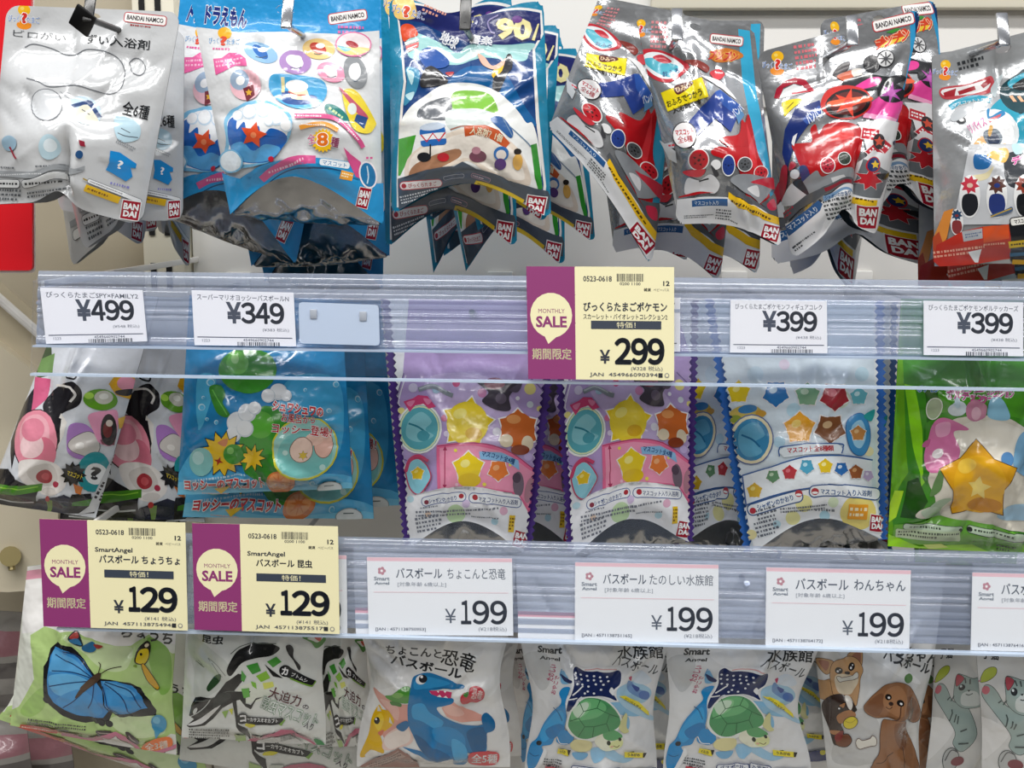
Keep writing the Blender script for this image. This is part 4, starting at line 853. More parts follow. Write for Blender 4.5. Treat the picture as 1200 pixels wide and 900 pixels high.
def draw_lime():
    F(1020, 410, 3.528)
    P('#3f8f1c', '130,-250 760,-250 760,800 100,790 80,640 150,500'); P('#8fdc1e', '140,140 180,150 215,330 220,540 205,560 175,400', 0); P('#2b6a12', '215,150 260,150 300,260 230,300 225,200', 0); P('#2f7a16', '225,300 240,470 230,560 205,520', 0); P('#1f4f10', '150,540 190,520 230,620 180,690 120,690 140,600', 0); P('#c2f032', '100,580 135,580 105,690 70,720 65,690', 0)  # dark wedges put the shade of the side folds into the ink
    P('#4fa022', '260,150 760,140 760,320 600,280 380,240 290,260', 0)
    T('#3d8ac0', 'ポケモン', 232, 157, 80, 26, -2, b=.05, out='#e9f2f6')
    T('#d0489a', 'ライジング', 375, 162, 150, 26, 0, b=.05, out='#fff', ob=.07); T('#d0489a', 'ボルテッカーズ', 420, 192, 230, 36, 7, b=.05, out='#fff', ob=.07); T('#d0489a', 'コレクション', 535, 178, 110, 30, 5, b=.05, out='#fff', ob=.07)
    P('#e3ddcc', '230,520 270,420 330,300 430,270 560,280 650,330 760,400 760,740 420,710 200,690 190,660 260,620', 1)
    P('#efe9da', '380,320 500,290 640,340 700,440 560,520 420,440', 1)
    E('#d9e6ea', 355, 240, 40, 32, 0); E('#c9dfe8', 350, 215, 14, 22); E('#c985a0', 432, 250, 42, 46, 0); E('#e0b2c2', 435, 262, 20, 28); P('#8fc4dc', '480,270 490,215 530,195 560,230 575,285 520,290', 1); E('#a9b894', 260, 240, 30, 44, 10, line='#e9ecdc', lw=4)
    P('#d978a8', '240,370 260,300 310,280 400,320 405,335 350,345 375,420 340,480 240,500 220,450', 1); P('#eba6c6', '270,310 330,300 330,350 280,360', 1); E('#f4ecec', 280, 430, 26, 18, -25); P('#c0608e', '225,380 250,370 240,400 215,400', 1)
    P('#5f8a4a', '250,560 275,490 295,500 285,570 240,600', 1); P('#a9c0a0', '230,650 280,610 330,610 290,650 300,700 250,690', 1); P('#bcd0b4', '200,660 260,640 290,670 230,690', 1)
    P('#7fb2d4', '590,420 620,350 680,330 760,360 760,560 600,500', 1); E('#5a90c4', 560, 450, 26, 30); P('#a6c8dc', '520,680 580,640 680,650 690,700 560,700', 1)
    # big golden star-shaped bath toy with a white cap (plain shapes)
    S('#e3a51c', 440, 540, 168, 5, .66, 0, line='#5a3a12', lw=3); E('#eab021', 445, 555, 106, 120); E('#f4ca4a', 400, 480, 40, 30, -20); E('#c98514', 470, 640, 70, 30); S('#f6dc7a', 450, 570, 50, 5, .5, 8)
    P('#6fb43a', '100,720 300,690 500,720 620,760 640,880 500,840 300,800 90,800', 0); P('#a4e62a', '75,760 200,810 420,800 520,850 520,880 600,870 640,850 640,900 60,900', 0); 
    R('#c9dcc0', 260, 735, 250, 26, 5, 12, line='#3a5a34', lw=3); MT('#3a4a38', 255, 735, 190, 14, 1, 5, 4); E('#22281e', 375, 748, 9); R('#c9dcc0', 520, 758, 230, 28, 9, 12, line='#3a5a34', lw=3); MT('#3a4a38', 520, 758, 180, 14, 1, 9, 5); E('#22281e', 415, 743, 10)
    R('#cfe0b8', 240, 762, 270, 40, 3, 8); MT('#44543a', 240, 762, 250, 28, 2, 3, 6); P('#dff07a', '215,800 290,795 320,812 240,820'); MT('#3a5a2a', 560, 815, 80, 30, 2, 8, 8)
def draw_butterfly():
    F(0, 720, 5)
    P('#f3f1ee', '120,-330 1150,-500 1150,240 900,150 760,200 520,170 420,110 250,90 130,110')
    P('#e6a0b4', '120,-250 400,-280 400,-220 120,-200')
    P('#bcd98a', '-100,640 110,540 200,380 180,120 260,70 420,105 560,160 760,190 870,120 1010,230 1150,260 1150,760 1000,700 560,900 -100,900', 0)
    P('#d3e6b0', '380,130 560,170 760,200 740,320 620,330 480,230', 1); P('#8fbf58', '860,140 990,210 1000,420 940,470 890,350', 1); P('#a6cc70', '120,560 240,430 260,540 180,600', 1); P('#d9ecb6', '640,610 900,600 960,700 760,720', 1)
    T('#3a3a34', 'ちょうちょ', 900, 125, 370, 70, 10, b=.03)
    P('#17171c', '345,155 300,195 288,260 262,300 254,400 258,490 290,530 350,580 420,615 500,638 570,642 640,622 655,580 700,602 760,597 830,600 912,592 918,560 885,500 820,440 760,405 640,383 590,378 550,350 480,260 420,190', 0)
    for i in range(9):
        a = i/8; x = 275+ (640-275)*a; y = 500+140*math.sin(a*1.45); E('#17171c', x, y, 24, 18, 30)
    P('#3d8fd0', '330,185 305,235 294,300 278,380 284,465 315,515 380,558 450,588 530,606 605,604 632,570 600,450 565,400 535,352 460,265 390,200', 0)
    P('#5eabe0', '330,200 310,260 300,330 420,340 520,370 440,270', 1); P('#6ab6e6', '290,360 420,350 520,400 440,480 320,460', 1); P('#4a9cd8', '330,500 480,440 600,560 540,600 420,570', 1)
    P('#3d8fd0', '590,390 612,470 640,560 690,582 760,572 830,548 866,545 835,480 770,422 680,393', 0); P('#5eabe0', '600,395 700,410 800,470 700,470', 1); P('#4a9cd8', '620,440 760,480 840,530 700,560', 1)
    for s in ('540,370 440,300 330,230', '540,375 430,340 310,325', '540,390 420,400 290,420', '530,410 440,500 370,545', '550,410 540,500 515,550', '600,420 640,520 700,575', '610,405 720,480 770,565', '615,395 760,450 830,540', '545,365 480,270 380,205'): L('#1c3f70', 6, s)
    P('#4c3a2c', '440,490 490,410 560,350 590,345 580,385 510,440', 1); L('#3a2e24', 5, '575,350 588,300 578,280'); L('#3a2e24', 5, '585,350 640,320 710,308'); P('#5a4636', '470,430 530,380 560,390 500,440', 1)
    P('#24303c', '398,140 440,100 470,150 480,190 440,185', 1); P('#b8443c', '405,135 440,108 455,140 430,150', 1); P('#3a7aa8', '405,150 450,150 475,185 430,175', 1); P('#2f6f9c', '480,190 540,165 560,210 520,230 480,215', 1); P('#a03a34', '545,180 605,185 570,205', 1)
    P('#2a2418', '790,250 810,200 860,155 884,180 876,240 850,290 795,285', 1); P('#e8cc24', '800,250 820,210 866,200 872,240 845,285 800,280', 1); E('#2a2418', 828, 232, 8); E('#e9d9b8', 860, 180, 14, 10, -30); P('#d9a81e', '830,300 850,300 920,420 905,445 860,390', 1, line='#3a2c14', lw=4); P('#7a9a2a', '780,300 800,290 800,310', 1)
    E('#4a9cc4', 928, 640, 48, 56); E('#7cc0dc', 915, 620, 22, 24); P('#5aa6c8', '900,680 940,690 910,730')
    P('#3a2c2c', '555,690 600,676 680,690 640,706 580,708', 1); P('#3a2c2c', '735,690 760,690 815,740 800,756 760,730', 1); L('#a89a90', 6, '575,692 660,694', 0); L('#a89a90', 6, '755,705 795,740', 0)
    MT('#4a4a44', 330, 650, 330, 50, 3, 8, 5); R('#d2452e', 230, 665, 220, 26, 7); MT('#f6d8c8', 230, 665, 200, 14, 1, 7, 6); L('#e2a070', 14, '340,680 460,705', 0)
    P('#ef7a34', '835,770 870,740 990,715 1005,770 900,800 840,795', 1); T('#fff4e4', '全3種', 918, 765, 130, 44, -8, b=.018)
    P('#cf7a94', '360,680 500,715 600,705 680,682 740,712 830,795 930,792 1045,750 1045,775 930,815 820,815 730,735 680,706 600,730 500,740 360,705', 0)
    P('#eae8e2', '450,740 600,732 680,708 730,738 820,818 930,818 1050,780 1050,860 560,860', 0); BAR('#3a3a38', 830, 815, 190, 46, 8); MT('#555', 640, 775, 90, 40, 2, 14, 4)
def draw_beetle():
    F(200, 730, 5)
    P('#e4e6e0', '60,-400 1000,-400 1000,800 0,800'); P('#d4d8d0', '110,60 330,200 340,340 160,440 130,300', 1); P('#e9eedd', '400,380 560,330 640,380 560,440 420,470', 1)
    T('#3a3c38', '昆虫', 260, 80, 120, 46, 8, b=.03)
    L('#8f948e', 5, '240,215 230,195 290,240 330,300'); L('#8f948e', 5, '250,225 290,290 310,310'); L('#7a807a', 6, '140,230 190,270 150,240'); L('#7a807a', 4, '160,220 180,250')
    P('#2b4d2a', '215,370 260,310 300,290 290,340 240,390 220,395', 1)
    P('#151616', '385,170 430,140 540,115 610,125 640,150 590,190 500,205 420,230 360,300 340,260', 1); L('#6a7066', 5, '360,170 420,130 520,122 620,118', 1)
    P('#141515', '150,430 180,425 260,430 330,340 400,290 430,300 420,340 370,400 470,400 440,440 380,455 300,500 250,560 200,600 110,612 95,600 140,560 110,540 130,470', 0)
    P('#e9e9e6', '100,598 170,560 250,500 300,470 240,540 180,590', 1); L('#5c625c', 5, '150,450 230,440 330,400 380,400', 1); P('#2f3431', '270,420 340,405 350,440 260,490', 1); L('#c9ccc8', 5, '120,545 200,490 240,440', 1); E('#e4e6e2', 152, 505, 10, 22, 30)
    P('#141515', '360,450 385,450 390,600 440,640 465,690 430,660 380,610', 0); P('#141515', '380,410 440,400 440,470 470,480 500,440 545,430 500,450 470,505 440,490', 0)
    for s, c in (('445,245 510,230 530,280 480,300', '#3f9a34'), ('500,310 560,280 585,320 530,345', '#8fc83a'), ('415,385 460,380 465,430 430,440', '#6ab84a'), ('420,270 445,310 430,345 415,330', '#55a848'), ('565,225 620,195 650,225 600,260', '#4aa03a'), ('470,340 500,350 505,385 480,370', '#86c83c'), ('540,350 600,340 610,365 550,385', '#e6e874'), ('300,520 340,510 320,560', '#9ac25a'), ('340,505 365,500 360,540', '#d9d83c')): P(c, s)
    P('#1a1b1a', '550,240 660,320 600,310', 0)
    P('#1b1c1e', '675,135 700,125 720,150 720,200 760,250 750,275 720,220 690,180', 1); P('#1b1c1e', '640,265 690,250 850,335 830,360 650,300', 0); E('#1b1c1e', 672, 278, 36, 34); T('#fff', 'カ', 670, 280, 34, 40, 8, b=.04); T('#e8e8e6', 'ブトムシ', 755, 315, 100, 22, 23, b=.02); L('#7aa83a', 8, '850,338 830,365 700,320', 0)
    T('#5a1c18', '大迫力', 672, 425, 190, 74, 18, b=.02, out='#fff', ob=.03); T('#222', 'の', 790, 488, 34, 26, 12, b=.03, out='#fff')
    T('#fbfdf8', '昆虫マスコット', 700, 515, 345, 74, 20, b=.016, out='#2f8a3c', ob=.03); T('#333', '入り', 812, 592, 50, 40, 30, b=.02, out='#fff')
    P('#17181a', '395,545 660,540 670,545 645,580 400,595', 0); E('#17181a', 418, 565, 34, 36); T('#fff', 'コ', 420, 565, 32, 38, 0, b=.05); T('#f0f0ee', 'ーカサスオオカブト', 540, 562, 190, 24, -2, b=.03); P('#7aa83a', '640,582 672,548 680,552 655,590'); P('#e3d83a', '440,598 500,592 470,616 430,616', 1)
    P('#4c8a34', '770,80 830,68 910,70 890,120 850,145 820,110', 1); P('#e4e2d6', '800,85 860,75 890,80 860,110 830,100', 1); P('#c8543c', '840,80 880,78 870,105', 1)
    MT('#4a4c48', 225, 645, 230, 60, 4, 2, 5); P('#cf2f3c', '80,668 180,680 385,688 380,715 230,705 82,685'); MT('#f6dada', 225, 690, 270, 12, 1, 4, 6)
    P('#a8c47a', '370,650 430,660 440,700 380,700', 0); R('#cdd2c6', 500, 665, 60, 24, -6); MT('#444', 500, 665, 52, 16, 1, -6, 4)
    P('#c0607a', '390,725 560,645 650,612 720,612 850,700 870,730 700,640 600,650 440,725', 0); P('#2f8a4a', '840,670 880,680 910,720 880,730', 1)
    P('#d9dad6', '440,730 600,655 700,645 780,700 620,760 450,800', 0); MT('#555', 600, 715, 70, 50, 2, -14, 4); BAR('#444', 690, 655, 90, 36, -10)
def draw_dino():
    F(400, 740, 5)
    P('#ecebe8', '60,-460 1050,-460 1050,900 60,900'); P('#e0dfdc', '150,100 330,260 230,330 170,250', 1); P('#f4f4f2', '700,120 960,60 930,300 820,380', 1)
    T('#3a3c3e', 'スマート', 270, 35, 140, 20, 6, b=.02); T('#2c2e30', 'ちょこんと', 425, 118, 330, 52, 3, b=.025); T('#26282a', '恐竜', 690, 158, 200, 105, 15, b=.016); T('#2c2e30', 'バスボール', 500, 205, 420, 56, 11, b=.03)
    # pink dinosaur, green one and yellow one behind
    P('#e2a294', '190,325 260,370 330,420 400,430 400,520 330,560 300,620 250,620 240,560 300,520 230,420', 1); P('#edbcae', '230,390 330,440 330,520 280,470', 1)
    P('#4f9a34', '260,370 300,360 330,330 350,315 380,312 410,330 400,410 340,412 290,400', 1); P('#76b84a', '300,365 340,335 370,350 340,380', 1); P('#3f7f2a', '290,405 350,415 350,440 320,435 295,430', 1); 
    P('#e9b90f', '110,720 160,600 180,500 220,430 240,460 280,470 310,530 260,580 225,590 240,640 250,710 210,700 170,690 140,730', 1); P('#f2cf3c', '190,520 230,480 250,520 220,580', 1); E('#2a241c', 210, 522, 17, 20); E('#fff', 205, 514, 6); P('#e7e2d4', '215,430 235,470 210,470'); P('#e7e2d4', '285,500 305,545 280,530'); P('#dd7a5a', '215,590 250,575 235,610', 1); P('#f1ece2', '140,720 180,690 220,710 170,735', 1)
    P('#efd0c4', '245,640 280,590 390,540 420,640 330,690 250,690', 1); P('#f4e6dc', '255,620 380,560 400,640 290,690', 1)
    # blue dinosaur
    P('#e9aa9a', '590,440 660,395 720,450 820,490 830,520 700,520 620,490', 0); P('#f0bfb0', '600,440 650,415 720,480 640,480', 1)
    P('#1f78b0', '410,315 425,265 470,245 520,240 580,260 650,285 722,312 700,330 640,325 560,340 520,345 530,365 600,375 660,380 650,410 600,430 560,445 600,490 700,530 800,545 860,530 880,560 850,600 850,690 800,710 740,700 745,740 720,775 660,770 650,735 560,750 480,735 380,690 365,680 440,690 525,715 460,670 420,600 395,540 390,450 400,380', 1)
    P('#2f93cc', '430,290 480,262 560,275 640,300 560,325 470,335 430,330', 1); P('#3a9fd6', '420,430 480,420 520,470 600,520 560,560 470,520 420,500', 1); P('#2a8cc6', '540,560 640,550 720,600 720,680 640,660 560,620', 1); P('#155f92', '430,600 520,640 640,720 560,740 470,690', 1); P('#155f92', '740,570 840,560 845,680 780,700 750,640', 1); P('#4aa9dc', '650,620 720,650 740,720 700,760 660,730', 1)
    P('#1a6ea4', '820,500 850,480 895,520 895,570 850,585 830,550', 1); P('#1a6ea4', '325,550 380,520 400,545 370,580 340,575', 1)
    P('#d23a6a', '515,345 580,342 650,345 645,378 580,380 530,365', 0); P('#fbf6f2', '560,345 575,345 570,356'); P('#fbf6f2', '600,344 618,344 610,356'); P('#fbf6f2', '560,378 578,366 590,380'); P('#fbf6f2', '600,380 615,370 630,380')
    E('#f1f1ef', 470, 280, 32, 28, -20); E('#20242c', 480, 276, 24, 24); E('#fff', 472, 264, 8)
    P('#cf3f4a', '755,320 800,308 838,330 830,390 790,425 755,410 735,420 705,410 700,370 725,345 745,360', 1); T('#f6d8d4', '恐竜', 795, 355, 60, 70, 14, b=.02); P('#4a8a3a', '715,355 745,340 735,370', 1)
    P('#d8434a', '750,710 790,695 900,700 925,730 900,775 800,778 745,760', 1); T('#fff', '全5種', 838, 738, 150, 56, 2, b=.018)
    P('#9c7468', '90,800 200,735 330,690 400,720 460,790 440,830 90,830', 0); P('#b79a8e', '130,795 330,705 380,730 200,800', 0); MT('#6a544c', 260, 755, 200, 40, 3, -18, 4)
def draw_aqua():
    F(600, 740, 5.625)
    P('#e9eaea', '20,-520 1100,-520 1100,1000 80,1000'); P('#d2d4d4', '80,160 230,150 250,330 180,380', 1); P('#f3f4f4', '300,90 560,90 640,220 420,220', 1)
    T('#33373a', 'Smart', 250, 118, 155, 42, 3, b=.04); T('#33373a', 'Angel', 250, 178, 130, 30, 3, b=.03)
    T('#33373a', '水族館', 845, 140, 300, 92, -3, b=.016); T('#44484a', 'バスボール', 818, 225, 300, 70, 12, b=.01, skew=.25)
    T('#c0486e', 'たのしい', 262, 270, 110, 42, -76, b=.03); T('#c0486e', 'おやこで', 285, 350, 120, 30, -76, b=.02)
    P('#a9d0e6', '700,380 800,340 900,370 915,420 860,470 780,470 700,440', 1); P('#7a9cc8', '770,330 830,380 900,400 890,450 820,430 760,390', 1); P('#dfe9f2', '790,290 860,270 920,320 880,350 800,340', 1); P('#c04a6a', '770,310 790,300 785,335', 1); E('#5a7ab8', 870, 420, 36, 28); P('#4a5a9a', '790,360 840,375 820,400', 1)
    P('#8fc4e4', '600,480 760,470 860,540 800,560 690,540', 1); P('#b4d6ea', '700,420 930,560 900,580 740,500', 1); L('#4a9cd0', 6, '330,240 320,290 370,300'); P('#7db8e0', '320,290 340,250 380,330 330,340', 1); P('#a6cfe8', '640,760 720,800 800,820 720,850 600,800', 1); P('#7db8e0', '400,800 500,800 470,840 420,840', 1); P('#9accec', '520,770 600,760 610,810 540,850', 1); E('#8cc2e4', 760, 600, 14, 40)
    # whale shark
    P('#f4f5f6', '395,260 430,225 480,240 560,228 690,240 725,280 715,360 670,410 700,460 640,450 580,430 500,430 440,440 380,490 350,500 360,420 390,400', 1)
    P('#15275c', '402,265 430,235 480,258 560,262 640,272 715,275 712,350 665,400 690,455 640,440 580,425 500,425 440,432 380,510 360,500 375,440 395,400 410,340', 1); P('#15275c', '320,275 350,290 395,320 385,335 345,320', 1)
    L('#e6b2b0', 8, '480,250 560,245 640,250 690,262'); P('#f4f5f6', '655,375 672,395 668,425 640,400', 1); L('#f4f5f6', 9, '400,412 470,360', 0); L('#f4f5f6', 7, '360,440 430,430', 1)
    for x, y in ((420, 280), (455, 285), (495, 290), (540, 292), (580, 300), (625, 300), (420, 310), (460, 315), (502, 320), (540, 318), (585, 325), (632, 330), (430, 345), (465, 350), (505, 360), (552, 345), (600, 350), (500, 392), (540, 405), (585, 382), (455, 430), (480, 405)): E('#e9edf4', x, y, 8, 7)
    # dolphin
    P('#1f8fd0', '110,890 105,820 130,730 170,690 220,590 290,500 330,450 315,400 340,365 385,360 375,400 355,460 360,560 340,640 290,690 260,740 200,750 210,800 160,880 130,895', 1); P('#2fa6e4', '190,660 260,560 330,500 340,600 260,690 210,720', 1); P('#f2f4f5', '215,760 200,800 160,880 130,898 180,890 230,800', 1); P('#1a7fc0', '230,640 320,600 350,640 280,700 240,690', 1); P('#1f8fd0', '300,690 340,640 400,680 405,720 360,750 300,730', 1); E('#14202c', 182, 725, 17, 16); L('#0f5c90', 5, '120,790 150,810 180,805', 1); L('#f4f5f6', 6, '300,690 320,735 370,742', 1); L('#0f5c90', 5, '280,490 310,520 335,580')
    # turtle
    P('#f0f4ee', '360,590 400,480 470,430 570,430 660,480 720,570 700,640 600,690 500,725 420,700 370,650', 1)
    P('#e7dfa4', '390,740 430,710 520,720 520,770 460,790 400,775', 1); P('#d9d79a', '700,620 740,540 755,550 750,620 765,650 730,660', 1); P('#eef0d8', '545,720 580,670 660,660 725,690 725,735 680,765 600,770', 1); P('#5fa86a', '600,660 660,640 720,670 715,690 660,710 610,700', 1)
    P('#e4e9a6', '650,720 720,700 722,738 680,762 640,755', 1); E('#22301f', 635, 725, 13, 15); E('#22301f', 708, 698, 10, 12); L('#6a5a3a', 4, '665,742 690,748 705,735'); E('#e8b8a0', 655, 748, 10, 6)
    P('#4d9c62', '375,590 405,495 470,440 565,438 650,485 708,570 690,630 600,665 500,700 430,690 385,640', 1); P('#6fbc7c', '400,500 470,445 560,445 620,500 560,560 440,580 395,570', 1); P('#8ccf92', '410,510 470,455 520,470 500,530 430,560', 1); P('#4c9460', '620,480 690,540 640,560', 1); P('#cfe8cf', '400,500 440,465 500,465 500,500 440,560', 1)
    for s in ('440,450 470,520 440,560 480,620 440,690', '470,520 560,500 640,540 620,600 540,620 480,620', '560,500 580,445', '640,540 700,560', '620,600 640,650', '440,560 385,580', '540,620 530,690'): L('#2c6c40', 5, s, 0)
    for x, y, w, h, r in ((340, 795, 80, 36, 14), (800, 795, 130, 36, 2)): R('#f0df3a', x, y, w, h, r); P('#222', [x+w*.5-8, y-h*.4, x+w*.5+14, y-h*.4, x+w*.5, y+h*.5, x+w*.42, y+h*.5])
    T('#333', 'うみがめ', 795, 795, 80, 20, 2, b=.03); T('#333', 'イルカ', 335, 795, 46, 18, 14, b=.03)
    P('#f0df3a', '700,425 740,425 830,460 890,520 895,550 820,490 740,450', 0); T('#333', 'ジンベエザメ', 790, 470, 120, 16, 30, b=.02, arc=3)
    MT('#4a5054', 270, 860, 120, 50, 3, 12, 5); P('#c84a5a', '220,880 330,900 330,930 215,905'); R('#e9edf2', 488, 900, 180, 44, 0, 14, line='#27407a', lw=5); T('#27407a', 'バスボール', 488, 897, 150, 26, 0, b=.03); R('#e9edf2', 650, 900, 120, 44, 0, 14, line='#27407a', lw=5); T('#27407a', '入浴剤', 650, 897, 90, 26, 0, b=.03); P('#1d2f6e', '725,895 940,885 940,960 725,960'); E('#e9df3a', 850, 905, 26, 16); E('#dfe6f2', 900, 915, 20, 12)
def draw_dogs():
    F(940, 745, 4.615)
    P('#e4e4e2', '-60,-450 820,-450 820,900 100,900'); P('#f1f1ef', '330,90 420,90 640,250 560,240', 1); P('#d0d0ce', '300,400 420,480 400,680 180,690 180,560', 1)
    T('#2f3234', 'わんちゃん', 585, 95, 310, 70, 12, b=.03); T('#2f3234', 'バスボール', 575, 150, 240, 56, 16, b=.035)
    E('#5c8a4a', 578, 235, 24, 26)
    br = '#5a3a28'
    # tan short-haired dog with upright ears and a bone in its mouth
    P('#c79a6a', '30,240 100,245 170,240 200,280 170,340 90,335 45,290', 1, line=br, lw=3); P('#c79a6a', '75,125 130,125 165,135 170,160 140,210 100,180', 1, line=br, lw=3); P('#c79a6a', '240,110 290,80 325,75 325,160 300,190', 1, line=br, lw=3); P('#a8705a', '90,135 145,140 130,190', 1); P('#a8705a', '265,115 315,88 312,160', 1)
    P('#cfa06e', '155,180 180,130 240,108 300,130 330,190 310,240 300,350 290,380 260,330 180,330 160,270', 1, line=br, lw=3); P('#ecdcc0', '190,210 250,200 300,220 280,280 260,320 200,310 180,250', 1)
    for x, y in ((198, 185), (263, 160)): E('#1e1814', x, y, 20, 20); E('#fff', x-5, y+5, 6); E('#fff', x+6, y-6, 4)
    E('#2a201c', 240, 190, 13, 10); P('#e9e6da', '190,225 205,220 220,225 285,195 300,205 295,222 280,222 220,245 205,250', 1, line=br, lw=3)
    # black and tan puppy with a ball
    P('#38261e', '110,385 140,330 200,318 250,340 285,380 290,410 240,440 210,480 230,540 180,590 150,500', 1, line='#2a1c16', lw=3); P('#b07a4e', '190,430 240,400 280,410 290,440 230,470 200,470', 1); P('#efe9e0', '235,330 262,330 275,370 262,400 240,370', 1); P('#b07a4e', '200,370 230,360 220,385', 1); E('#18120e', 205, 392, 15, 15); E('#fff', 200, 388, 5); E('#18120e', 285, 402, 14, 11); P('#b07a4e', '155,510 210,520 190,540 160,530', 1); P('#7a4a30', '190,560 250,540 270,570 240,600 190,590', 1, line='#2a1c16', lw=3); P('#8a3a34', '180,545 230,520 220,560 190,575', 1)
    E('#e6d224', 265, 472, 38, 34, -10, line='#4a4210', lw=4); L('#b9a61a', 4, '235,460 265,470 295,455')
    # brown poodle-eared dog sitting
    bn = '#9a6a46'
    P(bn, '440,470 470,460 545,450 560,500 590,570 610,640 610,740 390,740 385,690 420,630 425,540', 1, line=br, lw=3); P('#86583a', '500,470 550,470 570,560 540,620 500,560', 1); L(br, 4, '490,625 440,680 400,690', 1); L(br, 4, '540,600 545,700', 1)
    P(bn, '340,375 400,320 470,265 530,255 580,280 620,350 635,420 620,460 590,470 560,430 545,450 500,440 440,450 400,450 350,420', 1, line=br, lw=3); P('#86583a', '340,385 390,340 440,320 440,400 410,445 360,420', 1); P('#86583a', '560,330 610,350 630,420 600,465 565,420', 1); P('#ad7c56', '460,300 520,270 560,330 540,420 480,420 440,370', 1)
    for x, y in ((468, 335), (527, 360)): E('#1a120e', x, y, 17, 17); E('#fff', x+3, y+3, 6)
    E('#3a2820', 482, 370, 12, 11); L(br, 4, '455,390 475,400 490,385'); L(br, 4, '530,375 520,430 505,450')
    P('#ece8dc', '295,575 310,560 330,570 370,560 385,545 402,560 400,590 380,595 335,605 315,610 300,598', 1, line=br, lw=3)
def draw_cat():
    F(940, 745, 4.615)
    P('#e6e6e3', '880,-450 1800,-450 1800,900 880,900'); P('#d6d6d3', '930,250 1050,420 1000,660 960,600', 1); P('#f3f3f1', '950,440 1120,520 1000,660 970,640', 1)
    T('#2f3234', '子猫', 1020, 100, 90, 56, 6, b=.03)
    ol = '#46504e'
    P('#b7c63c', '965,235 985,190 1020,170 1048,175 1045,205 1010,235 970,250', 1, line='#5a5a24', lw=3); L('#c88a98', 7, '880,290 930,260 968,238')
    P('#a9bdb8', '975,300 990,265 1020,268 1050,300 1090,365 1150,400 1200,420 1260,560 1180,640 1120,600 1130,540 1060,440 985,340', 1, line=ol, lw=3); E('#d06a78', 993, 292, 20, 24, 10)
    P('#a9bdb8', '1100,225 1140,225 1200,245 1260,240 1300,300 1280,400 1180,420 1110,370 1095,310', 1, line=ol, lw=3); P('#c0525e', '1102,222 1145,242 1115,282 1100,275', 1, line=ol, lw=3)
    P('#dfe7e4', '1150,330 1230,320 1260,400 1160,400', 1); E('#20262a', 1140, 295, 20, 18); E('#e9f2f2', 1134, 288, 7); P('#20262a', '1175,310 1195,310 1185,322'); L(ol, 5, '1170,335 1190,340 1210,330')
    for s in ('1085,370 1100,340', '1090,480 1105,440 1100,420', '1120,490 1130,450', '1140,500 1145,460', '1060,360 1075,345', '1150,240 1160,270', '1180,245 1185,275', '1160,540 1200,530', '1150,600 1210,600'): L('#55605e', 8, s, 0)
    E('#c2c4c2', 1110, 680, 46, 60, 0, line=ol, lw=4); E('#8a4a50', 1150, 690, 40, 26); L('#6a6a6a', 6, '1075,680 1110,630 1150,640')
    P('#b7c63c', '840,130 865,100 925,98 925,140 870,145', 1, line='#5a5a24', lw=3); L('#b88a90', 7, '770,150 800,140 840,130')
    P('#8d9a98', '810,640 830,610 880,590 920,600 930,640 860,680 815,700', 1, line=ol, lw=3); E('#b07078', 890, 190, 22, 22)
# ================================================================ the place
def pxx(px, py, y): return at(px, py, y).x
YB = .34                                                       # back panel plane
xl, xr = pxx(226, 300, YB), .95
box('wall_back', xl, xr, YB, YB+.02, .55, 2.15, M['panel'], struct=True)
px0 = pxx(176, 300, YB)
up = box('trim_1', px0, xl-.002, YB-.018, YB+.02, .55, 2.15, M['cream'], struct=True, bev=.002)
bm = bmesh.new()
for c in (px0+.010, px0+.025):
    for k in range(32):
        z = .6+k*.05 + .013; add_box(bm, c-.0026, c+.0026, YB-.0195, YB-.0165, z, z+.024)
o = bm_obj('slot_row', bm, M['slot'], up, smooth=False); o['kind'] = 'structure'
box('wall_left', -1.3, px0-.001, YB+.002, YB+.02, .55, 2.15, M['beigedark'], struct=True)
zt = at(1000, 10, YB-.012).z
box('trim_2', pxx(762, 6, YB), xr, YB-.014, YB, zt, zt+.05, M['cream'], struct=True, bev=.002)
box('floor', -2.5, 2.5, -3.5, 1.2, -.02, 0, solid('pale_vinyl_floor', '#b9b4aa', .4), struct=True)
# sloping end panel of the next bay on the left
ep = empty('end_panel', at(-20, 560, .22)); tag(ep, 'beige steel end panel with sloping white trim, at the far left', 'shelf panel')
def slab(name, s, y, th, mat, parent):
    bm = bmesh.new(); add_prism(bm, [at(a, b, y) for a, b in pts(s)], (0, th, 0)); return bm_obj(name, bm, mat, parent, smooth=False)
slab('sloping_face', '-90,272 52,396 64,452 -90,340', .215, .03, solid('tan_panel', '#bfb49b', .5), ep)
slab('lower_face', '-90,340 64,452 70,560 66,650 56,680 36,692 10,694 -90,690', .205, .05, M['beige'], ep)
bm = bmesh.new(); add_tube(bm, [at(-90, 270, .205), at(-20, 333, .205), at(56, 400, .205)], .0042, 10); bm_obj('trim_bar', bm, M['whiteplastic'], ep)
bm = bmesh.new(); add_tube(bm, [at(12, 652, .206), at(12, 652, .196)], .009, 14); add_tube(bm, [at(12, 655, .200), at(14, 668, .196)], .003, 8); bm_obj('latch', bm, M['brass'], ep)
